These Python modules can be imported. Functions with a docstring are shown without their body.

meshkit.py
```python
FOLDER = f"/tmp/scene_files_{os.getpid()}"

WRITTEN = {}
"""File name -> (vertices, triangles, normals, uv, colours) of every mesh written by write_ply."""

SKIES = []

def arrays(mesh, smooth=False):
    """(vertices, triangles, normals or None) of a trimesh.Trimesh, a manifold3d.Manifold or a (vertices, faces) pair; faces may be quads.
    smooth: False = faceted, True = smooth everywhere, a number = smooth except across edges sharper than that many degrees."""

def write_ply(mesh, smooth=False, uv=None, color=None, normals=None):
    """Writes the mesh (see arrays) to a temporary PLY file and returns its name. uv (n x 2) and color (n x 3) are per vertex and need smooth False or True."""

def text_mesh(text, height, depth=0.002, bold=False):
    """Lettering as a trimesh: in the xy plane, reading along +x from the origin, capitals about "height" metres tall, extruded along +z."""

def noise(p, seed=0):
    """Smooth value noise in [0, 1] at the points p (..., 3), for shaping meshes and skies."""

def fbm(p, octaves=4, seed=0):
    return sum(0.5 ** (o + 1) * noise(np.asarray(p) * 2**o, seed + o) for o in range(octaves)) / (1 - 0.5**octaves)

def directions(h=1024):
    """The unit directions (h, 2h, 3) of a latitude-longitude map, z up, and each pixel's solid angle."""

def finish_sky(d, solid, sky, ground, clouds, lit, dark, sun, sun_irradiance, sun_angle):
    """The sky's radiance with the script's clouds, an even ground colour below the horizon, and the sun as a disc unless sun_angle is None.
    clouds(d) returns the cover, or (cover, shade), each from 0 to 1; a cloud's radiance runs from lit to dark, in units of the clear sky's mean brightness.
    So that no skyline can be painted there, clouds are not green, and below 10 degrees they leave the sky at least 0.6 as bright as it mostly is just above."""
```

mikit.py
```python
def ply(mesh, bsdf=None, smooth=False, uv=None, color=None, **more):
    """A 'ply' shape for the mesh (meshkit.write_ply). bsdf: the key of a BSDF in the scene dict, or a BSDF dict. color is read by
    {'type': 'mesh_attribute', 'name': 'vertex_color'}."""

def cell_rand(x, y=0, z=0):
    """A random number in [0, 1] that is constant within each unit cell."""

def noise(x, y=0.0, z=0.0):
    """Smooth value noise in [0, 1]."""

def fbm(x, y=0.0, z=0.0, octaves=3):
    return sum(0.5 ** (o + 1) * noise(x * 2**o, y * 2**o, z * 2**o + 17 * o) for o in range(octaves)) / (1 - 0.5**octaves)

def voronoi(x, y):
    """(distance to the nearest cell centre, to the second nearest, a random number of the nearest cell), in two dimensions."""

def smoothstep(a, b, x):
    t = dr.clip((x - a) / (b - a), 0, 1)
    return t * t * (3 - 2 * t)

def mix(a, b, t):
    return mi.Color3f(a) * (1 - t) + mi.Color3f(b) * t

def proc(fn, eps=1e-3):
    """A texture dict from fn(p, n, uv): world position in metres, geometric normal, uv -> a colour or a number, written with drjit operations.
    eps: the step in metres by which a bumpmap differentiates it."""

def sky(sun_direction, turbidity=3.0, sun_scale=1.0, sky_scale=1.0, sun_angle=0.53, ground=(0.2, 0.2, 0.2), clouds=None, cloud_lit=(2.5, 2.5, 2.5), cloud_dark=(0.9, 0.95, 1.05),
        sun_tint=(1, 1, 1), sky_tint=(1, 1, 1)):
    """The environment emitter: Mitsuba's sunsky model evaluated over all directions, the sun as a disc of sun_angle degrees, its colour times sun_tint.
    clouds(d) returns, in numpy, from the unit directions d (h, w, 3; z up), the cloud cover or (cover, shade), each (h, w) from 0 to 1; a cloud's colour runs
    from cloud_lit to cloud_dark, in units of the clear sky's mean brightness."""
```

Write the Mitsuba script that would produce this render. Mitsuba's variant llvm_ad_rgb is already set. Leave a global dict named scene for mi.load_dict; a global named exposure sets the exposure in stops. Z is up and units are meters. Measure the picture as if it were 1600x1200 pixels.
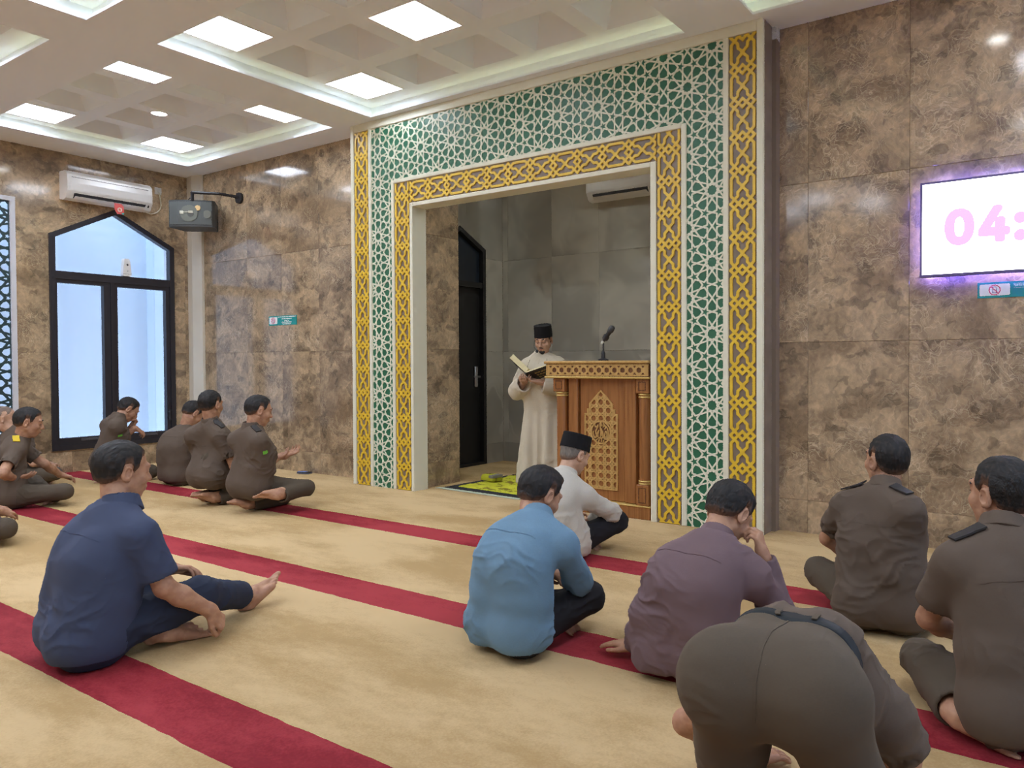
import math, random
import numpy as np
import trimesh, shapely
import drjit as dr
import mitsuba as mi
import mikit, meshkit
from shapely.geometry import Polygon, LineString, Point, box as sbox, MultiPolygon
from shapely.ops import unary_union
from shapely import affinity
from concurrent.futures import ThreadPoolExecutor

# ------------------------------------------------------------------ camera, sky, exposure
T = mi.ScalarTransform4f
scene, labels = {}, {}
exposure = 0.75
EYE_H = 1.30
YAW, PITCH, ROLL = math.radians(33.726), math.radians(1.0912), math.radians(-0.2176)
_fw = np.array([-math.sin(YAW) * math.cos(PITCH), math.cos(YAW) * math.cos(PITCH), -math.sin(PITCH)])
_r = np.cross(_fw, [0, 0, 1]); _r /= np.linalg.norm(_r)
_u = np.cross(_r, _fw)
_up = _u * math.cos(ROLL) - _r * math.sin(ROLL)
scene['camera'] = {'type': 'perspective', 'fov': 2 * math.degrees(math.atan(800 / 1184.4)), 'fov_axis': 'x',
                   'to_world': T().look_at(origin=[0, 0, EYE_H], target=(np.array([0, 0, EYE_H]) + _fw).tolist(), up=_up.tolist()),
                   'principal_point_offset_x': -101.3 / 1600, 'principal_point_offset_y': 10.4 / 1200, 'near_clip': 0.05, 'far_clip': 200.0}
PANEL_RADIANCE = [5.9, 6.5, 7.5]
COVE_RADIANCE = [1.2, 1.2, 0.55]
scene['sky'] = mikit.sky((-0.35, 0.5, 0.8), turbidity=4.0, sun_scale=0.0, sky_scale=10.0, ground=(0.3, 0.3, 0.3),
                         sky_tint=(1.06, 1.02, 0.95))
CEIL = 3.846
XL, YW = -10.203, 5.74          # left wall, marble face of the front wall
XR, YB = 2.2, -3.2
PF = 5.465                       # face of the mihrab portal

# ------------------------------------------------------------------ helpers
_counts = {}

def number(base):
    n = _counts.get(base, -1) + 1
    _counts[base] = n
    return base if n == 0 else f'{base}_{n:03d}'

def tag(key, label=None, cat=None, group=None, kind=None):
    d = labels.setdefault(key, {})
    for k, v in (('label', label), ('category', cat), ('group', group), ('kind', kind)):
        if v: d[k] = v
    return key

def thing(name, label, cat, group=None):
    return tag(number(name), label, cat, group)

def put(name, mesh, bsdf, parent=None, smooth=False, label=None, kind=None, **more):
    key = number((parent + '__' + name) if parent else name)
    scene[key] = mesh if isinstance(mesh, dict) else mikit.ply(mesh, bsdf, smooth, **more)
    if label or kind: tag(key, label, None, None, kind)
    return key

def struct(name, mesh, bsdf, label=None, smooth=False, **more):
    key = put(name, mesh, bsdf, None, smooth, **more)
    tag(key, label, None, None, 'structure')
    return key

def cat_meshes(ms):
    return trimesh.util.concatenate([m for m in ms])

_CF = None
def cbox(x0, x1, y0, y1, z0, z1, b=0.0):
    """A box, its edges chamfered by b."""
    global _CF
    x0, x1 = min(x0, x1), max(x0, x1); y0, y1 = min(y0, y1), max(y0, y1); z0, z1 = min(z0, z1), max(z0, z1)
    if b <= 0:
        m = trimesh.creation.box(extents=(x1 - x0, y1 - y0, z1 - z0))
        m.apply_translation(((x0 + x1) / 2, (y0 + y1) / 2, (z0 + z1) / 2))
        return m
    b = min(b, 0.49 * min(x1 - x0, y1 - y0, z1 - z0))
    def verts(h, b):
        out = []
        for sx in (-1, 1):
            for sy in (-1, 1):
                for sz in (-1, 1):
                    s = np.array([sx, sy, sz])
                    for k in range(3):
                        e = np.array([b, b, b]); e[k] = 0
                        out.append(s * (np.array(h) - e))
        return np.array(out)
    if _CF is None:
        hv = verts((1, 1, 1), 0.2)
        hull = trimesh.Trimesh(hv, trimesh.convex.convex_hull(hv, repair=True).faces, process=False)
        h = trimesh.convex.convex_hull(hv)
        idx = [int(np.argmin(((hv - v) ** 2).sum(1))) for v in h.vertices]
        _CF = np.array(idx)[h.faces]
    v = verts(((x1 - x0) / 2, (y1 - y0) / 2, (z1 - z0) / 2), b)
    v += [(x0 + x1) / 2, (y0 + y1) / 2, (z0 + z1) / 2]
    return trimesh.Trimesh(v, _CF.copy(), process=False)

def polys(g):
    return [p for p in getattr(g, 'geoms', [g]) if p.geom_type == 'Polygon' and p.area > 1e-7]

def extrude(g, h):
    return cat_meshes([trimesh.creation.extrude_polygon(p, h, engine='earcut') for p in polys(g)])

def on_front(m, y):            # (u, v, w) -> (x, y - w, z): stands on a wall that faces -y
    v = np.array(m.vertices); return trimesh.Trimesh(np.stack([v[:, 0], y - v[:, 2], v[:, 1]], 1), m.faces, process=False)

def on_left(m, x):             # (u, v, w) -> (x + w, y, z): stands on a wall that faces +x
    v = np.array(m.vertices); return trimesh.Trimesh(np.stack([x + v[:, 2], v[:, 0], v[:, 1]], 1), m.faces, process=False)

def lathe(profile, n=32, axis_pt=(0, 0, 0), sx=1.0, sy=1.0):
    m = trimesh.creation.revolve(np.array(profile, float), sections=n)
    m.vertices = np.array(m.vertices) * [sx, sy, 1] + np.array(axis_pt)
    return m

def frame_from(fwd, up=(0, 0, 1)):
    f = np.array(fwd, float); f /= np.linalg.norm(f)
    r = np.cross(f, up)
    if np.linalg.norm(r) < 1e-6: r = np.array([1.0, 0, 0])
    r /= np.linalg.norm(r)
    return r, f, np.cross(r, f)          # right, forward, up

def tube(points, radius, n=10, caps=True):
    p = np.array(points, float)
    rad = np.broadcast_to(radius, (len(p),)).astype(float)
    t = np.gradient(p, axis=0); t /= np.linalg.norm(t, axis=1, keepdims=True)
    a = np.cross(t[0], [0, 0, 1]) if abs(t[0][2]) < 0.9 else np.cross(t[0], [1, 0, 0])
    a /= np.linalg.norm(a)
    rings = []
    ang = np.arange(n) * 2 * np.pi / n
    for i in range(len(p)):
        a = a - t[i] * (a @ t[i]); a /= np.linalg.norm(a)
        b = np.cross(t[i], a)
        rings.append(p[i] + rad[i] * (np.cos(ang)[:, None] * a + np.sin(ang)[:, None] * b))
    v = np.concatenate(rings)
    f = []
    for i in range(len(p) - 1):
        for j in range(n):
            k = (j + 1) % n
            f += [[i * n + j, i * n + k, (i + 1) * n + k], [i * n + j, (i + 1) * n + k, (i + 1) * n + j]]
    if caps:
        v = np.vstack([v, p[0], p[-1]])
        c0, c1 = len(v) - 2, len(v) - 1
        for j in range(n):
            k = (j + 1) % n
            f += [[c0, k, j], [c1, (len(p) - 1) * n + j, (len(p) - 1) * n + k]]
    return trimesh.Trimesh(v, np.array(f), process=False)

def spline(pts, n=40):
    from scipy.interpolate import CubicSpline
    p = np.array(pts, float)
    t = np.concatenate([[0], np.cumsum(np.linalg.norm(np.diff(p, axis=0), axis=1))])
    return CubicSpline(t, p)(np.linspace(0, t[-1], n))

# ------------------------------------------------------------------ materials
P = mikit.proc
def mat(key, color, rough=0.5, spec=0.5, metallic=0.0, bump=None, sided=True, **kw):
    b = {'type': 'principled', 'base_color': color if isinstance(color, dict) else {'type': 'rgb', 'value': list(color)},
         'roughness': rough, 'metallic': metallic, 'specular': spec, **kw}
    if bump is not None:
        b = {'type': 'bumpmap', 'arbitrary': bump[0], 'scale': bump[1], 'bsdf': b}
    scene[key] = {'type': 'twosided', 'bsdf': b} if sided else b
    return key

def marble_fn(dark, mid, light, vein):
    def f(p, n, uv):
        u, v = uv.x, uv.y
        wx = mikit.fbm(u * 3.4, v * 3.4, 3.0, octaves=4) - 0.5
        wy = mikit.fbm(u * 3.4 + 40, v * 3.4, 7.0, octaves=4) - 0.5
        fx = mikit.fbm(u * 19.0, v * 19.0, 2.0, octaves=3) - 0.5
        fy = mikit.fbm(u * 19.0 + 11, v * 19.0, 5.0, octaves=3) - 0.5
        a = mikit.fbm(u * 4.2 + wx * 1.8, v * 6.0 + wy * 1.8, 1.0, octaves=5)
        c = mikit.mix(dark, light, mikit.smoothstep(0.30, 0.70, a))
        c = mikit.mix(c, mi.Color3f(mid), 0.25)
        sp = mikit.fbm(u * 46.0, v * 34.0, 4.0, octaves=3)
        c = c * (0.78 + 0.44 * sp)
        d1, d2, w = mikit.voronoi(u * 12.0 + wx * 6 + fx * 1.3, v * 12.0 + wy * 6 + fy * 1.3)
        e1, e2, w2 = mikit.voronoi(u * 29.0 + wx * 10 + fx * 2.2, v * 29.0 + wy * 10 + fy * 2.2)
        patch = mikit.smoothstep(0.36, 0.62, mikit.fbm(u * 1.9 + 9, v * 2.3, 5.0, octaves=3))
        c = c * (0.88 + 0.24 * w) * (0.90 + 0.20 * w2)
        blot = mikit.smoothstep(0.62, 0.70, mikit.fbm(u * 9.0 + fx, v * 11.0 + fy, 8.0, octaves=3))
        c = c * (1 - 0.34 * blot)
        gate = mikit.smoothstep(0.35, 0.65, mikit.fbm(u * 8.0, v * 8.0, 6.0))
        v1 = (1 - mikit.smoothstep(0.0, 0.15, d2 - d1)) * (0.20 + 0.80 * patch) * (0.35 + 0.65 * gate)
        v2 = (1 - mikit.smoothstep(0.0, 0.24, e2 - e1)) * (0.15 + 0.65 * patch) * (0.35 + 0.65 * gate)
        return mikit.mix(c, mi.Color3f(vein), dr.clip(0.42 * v1 + 0.30 * v2, 0, 1))
    return f

mat('marble', P(marble_fn((0.205, 0.140, 0.084), (0.345, 0.242, 0.150), (0.47, 0.345, 0.215), (0.70, 0.57, 0.40))), 0.10, 0.75)

def grey_fn(p, n, uv):
    u, v = uv.x, uv.y
    wx = mikit.fbm(u * 1.5, v * 1.5, 3.0) - 0.5
    a = mikit.fbm(u * 1.1 + wx * 2.0, v * 1.3 + wx, 1.0, octaves=4)
    c = mikit.mix((0.33, 0.315, 0.275), (0.50, 0.48, 0.42), mikit.smoothstep(0.3, 0.7, a))
    ve = mikit.smoothstep(0.035, 0.0, dr.abs(mikit.fbm(u * 0.9 + wx * 1.5 + 5, v * 1.1 + wx, 9.0, octaves=4) - 0.5))
    gate = mikit.smoothstep(0.5, 0.65, mikit.fbm(u * 1.1, v * 0.9 + 20, 4.0))
    return mikit.mix(c, (0.52, 0.50, 0.45), 0.6 * ve * gate)
mat('grey_marble', P(grey_fn), 0.16, 0.5)

mat('grout', (0.20, 0.15, 0.11), 0.8)
mat('white_paint', (0.81, 0.85, 0.91), 0.6, 0.3)
mat('panel_white', (0.74, 0.725, 0.585), 0.45, 0.4)
mat('gold_paint', P(lambda p, n, uv: mikit.mix((0.66, 0.425, 0.032), (0.78, 0.535, 0.045), mikit.fbm(p.x * 9, p.y * 9, p.z * 9))), 0.35, 0.5)
mat('panel_green', P(lambda p, n, uv: mikit.mix((0.020, 0.115, 0.058), (0.028, 0.145, 0.075), mikit.fbm(p.x * 6, p.y * 6, p.z * 6))), 0.4, 0.5)
mat('panel_brown', P(lambda p, n, uv: mikit.mix((0.17, 0.13, 0.10), (0.26, 0.205, 0.16), mikit.fbm(p.x * 8, p.y * 8, p.z * 8))), 0.4, 0.5)

def carpet_fn(p, n, uv):
    x, y = p.x, p.y
    wob = (mikit.fbm(x * 14, y * 14, 0.0) - 0.5) * 0.012
    yy = y + wob
    red = mi.Float(0)
    for y0, y1 in ((-2.55, -2.26), (-1.25, -0.96), (0.06, 0.35), (1.39, 1.677), (2.762, 3.05), (4.042, 4.325)):
        red = dr.select((yy > y0) & (yy < y1), mi.Float(1), red)
    streak = mikit.fbm(x * 0.9 + mikit.fbm(x, y, 2.0) * 1.5, y * 2.6, 1.0, octaves=4)
    fine = mikit.fbm(x * 16, y * 34, 2.0, octaves=3)
    pile = mikit.fbm(x * 150, y * 150, 0.0, octaves=2)
    patchy = mikit.fbm(x * 2.2 + 31, y * 5.5 + 7, 3.0, octaves=3)
    s = 0.50 * streak + 0.26 * patchy + 0.12 * fine + 0.12 * pile
    s = mikit.smoothstep(0.36, 0.64, s)
    beige = mikit.mix((0.360, 0.243, 0.112), (0.485, 0.352, 0.188), s)
    rd = mikit.mix((0.190, 0.016, 0.024), (0.305, 0.036, 0.045), s)
    return mikit.mix(beige, rd, red)
mat('carpet', P(carpet_fn), 0.9, 0.1, sheen=0.4,
    bump=(P(lambda p, n, uv: mikit.fbm(p.x * 160, p.y * 160, 0.0, octaves=2) + 2.5 * mikit.fbm(p.x * 14, p.y * 22, 0.0, octaves=3), eps=2e-3), 0.004))
scene['panel_glow'] = {'type': 'diffuse', 'reflectance': {'type': 'rgb', 'value': [0.8, 0.8, 0.8]}}
mat('black_metal', (0.018, 0.018, 0.022), 0.35, 0.5)
mat('black_plastic', (0.02, 0.02, 0.022), 0.4, 0.5)
mat('white_plastic', (0.80, 0.80, 0.79), 0.35, 0.5)
mat('grey_plastic', (0.35, 0.35, 0.36), 0.4, 0.5)
mat('dark_slot', (0.03, 0.03, 0.035), 0.6)
mat('chrome', (0.75, 0.75, 0.77), 0.2, 0.5, 1.0)
scene['glass'] = {'type': 'thindielectric', 'int_ior': 1.5}

# ------------------------------------------------------------------ floor
_nx, _ny = 60, 60
fl = cbox(XL - 0.2, XR + 0.2, YB - 0.2, 8.1, -0.12, 0.0)
struct('floor', fl, 'carpet', 'beige wall-to-wall carpet with broad red prayer-row stripes')

# ------------------------------------------------------------------ tiled walls
TW, TH, TT, GAP = 0.71, 1.20, 0.012, 0.0016
_trng = random.Random(7)

def tiles(parent, place, us, vs, area, bsdf):
    """Marble slabs between the seams us, vs, cut to the polygon area; each slab one part with its own cut of the pattern."""
    for i in range(len(us) - 1):
        for j in range(len(vs) - 1):
            g = sbox(us[i], vs[j], us[i + 1], vs[j + 1]).buffer(-GAP / 2, join_style=2).intersection(area)
            if not polys(g) or g.area < 0.002: continue
            if len(polys(g)) == 1 and abs(g.area - g.envelope.area) < 1e-6:
                x0, y0, x1, y1 = g.bounds
                m = cbox(x0, x1, y0, y1, 0, TT, 0.0012)
            else:
                m = extrude(g, TT)
            ou, ov = _trng.random() * 40, _trng.random() * 40
            uv = np.array(m.vertices)[:, :2] + [ou, ov]
            put('tile', place(m), bsdf, parent, uv=uv)

zs = [0.0, 0.25, 1.45, 2.65, 3.85]
zs = [-0.02, 0.25, 1.45, 2.65, CEIL]

# front wall, marble on both sides of the portal
struct('wall_front', cat_meshes([cbox(XL - 0.2, -6.55, YW + TT, 6.20, -0.02, CEIL + 0.3), cbox(-2.0, XR + 0.2, YW + TT, 6.20, -0.02, CEIL + 0.3),
                                 cbox(-6.6, -1.95, 5.66, 6.20, 3.45, CEIL + 0.3)]), 'grout', 'brown marble-clad front wall around the prayer niche')
us_l = [-9.87 + 0.0, -9.60, -8.89, -8.18, -7.47, -6.76, -6.55]
tiles('wall_front', lambda m: on_front(m, YW + TT), us_l, zs, sbox(XL, -1, -6.55, CEIL), 'marble')
us_r = [-2.0, -1.73, -1.02, -0.31, 0.40, 1.11, 1.82, XR]
tiles('wall_front', lambda m: on_front(m, YW + TT), us_r, zs, sbox(-2.0, -1, XR, CEIL), 'marble')
# corner trunking, two boards meeting at a blunt edge
trunk = Polygon([(XL, YW + 0.01), (XL, YW - 0.04), (XL + 0.17, YW - 0.075), (XL + 0.33, YW - 0.03), (XL + 0.33, YW + 0.01)])
m = extrude(trunk, CEIL)
struct('trim_1', m, mat('trunk_white', (0.66, 0.62, 0.53), 0.5), 'cream boxed-in duct running up the corner')

# left wall with the window and lattice window openings
WIN = Polygon([(4.02, 0.27), (5.50, 0.27), (5.50, 2.86), (4.76, 3.255), (4.02, 2.86)])
LAT = sbox(2.55, 0.30, 3.69, 3.23)
area = sbox(YB, -1, YW, CEIL).difference(WIN).difference(LAT)
back = extrude(sbox(YB - 0.2, -0.02, YW + 0.2, CEIL + 0.3).difference(WIN).difference(LAT), 0.20)
struct('wall_left', on_left(back, XL - 0.20 - TT), 'grout', 'brown marble-clad left wall with the arched window')
us = [YB] + [5.66 - 0.71 * k for k in range(12, -1, -1)] + [YW]
tiles('wall_left', lambda m: on_left(m, XL - TT), us, zs, area, 'marble')

# walls behind and to the right of the viewer
mat('plain_wall', (0.50, 0.42, 0.33), 0.5)
# right wall, out of the picture: arched windows added to let sky light brighten the ceiling
ADDED_WINDOWS = [Polygon([(y - .74, .27), (y + .74, .27), (y + .74, 2.86), (y, 3.25), (y - .74, 2.86)]) for y in (-1.6, 1.4, 3.9)]
rp = sbox(YB - 0.2, -0.02, 6.0, CEIL + 0.3)
for w_ in ADDED_WINDOWS: rp = rp.difference(w_)
struct('wall_right', on_left(extrude(rp, 0.15), XR), 'plain_wall')
for i_, w_ in enumerate(ADDED_WINDOWS):
    k_ = struct(f'window_{3 + i_}', on_left(extrude(w_.difference(w_.buffer(-.06, join_style=2)), .08), XR + .03), mat('frame_black', (0.020, 0.019, 0.026), 0.35) if i_ == 0 else 'frame_black')
    c_ = w_.centroid.x
    put('transom', on_left(extrude(sbox(c_ - .70, 2.33, c_ + .70, 2.42), .075), XR + .03), 'frame_black', k_)
    put('mullion', on_left(extrude(sbox(c_ - .04, .3, c_ + .04, 2.34), .075), XR + .03), 'frame_black', k_)
    tv, tf = trimesh.creation.triangulate_polygon(w_.buffer(-.05, join_style=2), engine='earcut')
    put('glass_pane', trimesh.Trimesh(np.c_[np.full(len(tv), XR + .05), tv], tf, process=False), 'glass', k_)
struct('wall_back', cbox(XL - 0.2, XR + 0.2, YB - 0.15, YB, -0.02, CEIL + 0.3), 'plain_wall')

# ------------------------------------------------------------------ the niche behind the portal
NX0, NX1, NY1, NZ = -6.42, -2.15, 7.85, 3.75
struct('wall_niche_back', cbox(NX0 - 0.2, NX1 + 0.2, NY1 + TT, NY1 + 0.2, -0.02, NZ + 0.2), 'grout', 'grey marble wall at the back of the niche')
tiles('wall_niche_back', lambda m: on_front(m, NY1 + TT), [NX0, -6.33, -5.62, -4.91, -4.20, -3.49, -2.78, NX1], zs, sbox(NX0, -1, NX1, NZ), 'grey_marble')
DOOR = Polygon([(6.54, -0.02), (7.50, -0.02), (7.50, 2.76), (7.02, 3.00), (6.54, 2.76)])
nl = extrude(sbox(6.15, -0.02, NY1 + 0.2, NZ + 0.2).difference(DOOR), 0.15)
struct('wall_niche_left', on_left(nl, NX0 - 0.15 - TT), 'grout', 'grey marble side wall of the niche with a dark door')
tiles('wall_niche_left', lambda m: on_left(m, NX0 - TT), [6.2, 6.43, 7.14, NY1], zs, sbox(6.2, -1, NY1, NZ).difference(DOOR), 'grey_marble')
struct('wall_niche_right', cbox(NX1, NX1 + 0.15, 6.2, NY1 + 0.2, -0.02, NZ + 0.2), 'grey_marble')
struct('ceiling_niche', cbox(NX0 - 0.2, NX1 + 0.2, 5.66, NY1 + 0.2, NZ, NZ + 0.15), 'white_paint')
# marble-clad wall ends beside the opening
for x0, x1, sgn in ((-6.6, -5.70, 1), (-2.86, -1.95, -1)):
    k = struct('wall_pier', cbox(x0, x1, 5.66, 6.20, -0.02, 3.5), 'grout', 'marble-clad wall end inside the opening' if sgn > 0 else None)
    for z0, z1 in zip(zs[:-1], zs[1:]):
        z1 = min(z1, 3.5)
        m = cbox(5.662, 6.2, z0 + GAP / 2, z1 - GAP / 2, 0, TT, 0.0012)
        uv = np.array(m.vertices)[:, :2] + [_trng.random() * 40, _trng.random() * 40]
        if sgn > 0: put('tile', on_left(m, x1 - 0.002), 'marble', k, uv=uv)
for nm in ('door_frame',):
    d = struct('door_1', on_left(extrude(DOOR.buffer(-0.002), 0.04), NX0 - 0.10), mat('door_black', (0.012, 0.012, 0.013), 0.45), 'dark arched door in the side wall of the niche')
    fr = DOOR.difference(DOOR.buffer(-0.055, join_style=2)).intersection(sbox(6, 0, 8, 4))
    put('door_frame', on_left(extrude(fr, 0.07), NX0 - 0.06), 'door_black', d)
    put('transom', on_left(extrude(sbox(6.59, 2.26, 7.45, 2.33), 0.06), NX0 - 0.06), 'door_black', d)
    put('glass_pane', on_left(extrude(Polygon([(6.60, 2.33), (7.44, 2.33), (7.44, 2.72), (7.02, 2.93), (6.60, 2.72)]), 0.006), NX0 - 0.055), mat('dark_glass', (0.012, 0.018, 0.028), 0.08), d)
    h = cat_meshes([cbox(NX0 - 0.05, NX0 - 0.03, 7.33, 7.38, 1.0, 1.26, 0.004), tube([[NX0 - 0.03, 7.355, 1.13], [NX0 + 0.03, 7.355, 1.13], [NX0 + 0.03, 7.24, 1.13]], 0.011, 10)])
    put('handle', h, 'chrome', d, smooth=40)

# ------------------------------------------------------------------ ceiling with coffered trays
PITCH_C, SIZE_C, MARG, REC = 0.709, 0.528, 0.10, 0.127
tray_cols = [(-9.60, 4), (-6.14, 5), (-2.03, 4)]
tray_rows = [3.205, 0.515, -2.175]
RH = MARG * 2 + 2 * PITCH_C + SIZE_C + 0.03
ceil_poly = sbox(XL - 0.1, YB - 0.1, XR + 0.1, YW)
ceil_poly = ceil_poly.difference(sbox(-6.575, PF + 0.02, -1.985, YW + 1))
holes = []
for x0, nc in tray_cols:
    for y0 in tray_rows:
        holes.append(sbox(x0, y0, x0 + 2 * MARG + (nc - 1) * PITCH_C + SIZE_C, y0 + RH))
for h in holes: ceil_poly = ceil_poly.difference(h)
m = extrude(ceil_poly, 0.02); m.apply_translation((0, 0, CEIL))
struct('ceiling', m, 'white_paint', 'white dropped ceiling with coffered trays')
LIT = {(0, 0): [(0, 0), (3, 0), (0, 2), (3, 2)], (1, 0): [(0, 0), (0, 2), (2, 1), (4, 0)], (2, 0): [(2, 0), (3, 0), (3, 1), (3, 2)]}
for c_, n_ in ((0, 4), (1, 5), (2, 4)):  # mostly unseen trays: extra lit coffers added to spread the room light
    LIT[(c_, 1)] = [(i_, j_) for i_ in range(n_) for j_ in range(3) if ((i_ + j_) % 2 == 0 or j_ == 1) and (c_, i_) not in ((2, 0), (2, 1), (1, 4))]
    LIT[(c_, 2)] = [(i_, j_) for i_ in range(n_) for j_ in range(3) if (i_ + j_) % 2 == 0]
scene['panel_diffuser'] = {'type': 'diffuse', 'reflectance': {'type': 'rgb', 'value': [0.85, 0.85, 0.85]}}
ADD = 0.075                       # how far the tray widens above its lip
LIT_LABEL = {(0, 0, 0, 0): 'square ceiling light nearest the left picture edge, above the lattice window', (0, 0, 3, 0): 'square ceiling light of the left tray, nearest the big left-hand beam',
             (0, 0, 0, 2): 'square ceiling light right above the wall speaker corner', (0, 0, 3, 2): 'square ceiling light of the left tray closest to the green portal',
             (1, 0, 0, 0): 'large square ceiling light at the rear left of the middle tray', (1, 0, 0, 2): 'square ceiling light directly above the left top corner of the green portal',
             (1, 0, 2, 1): 'largest square ceiling light at the top middle of the picture', (1, 1, 0, 2): 'bright square ceiling light cut off by the top left picture edge'}
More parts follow.
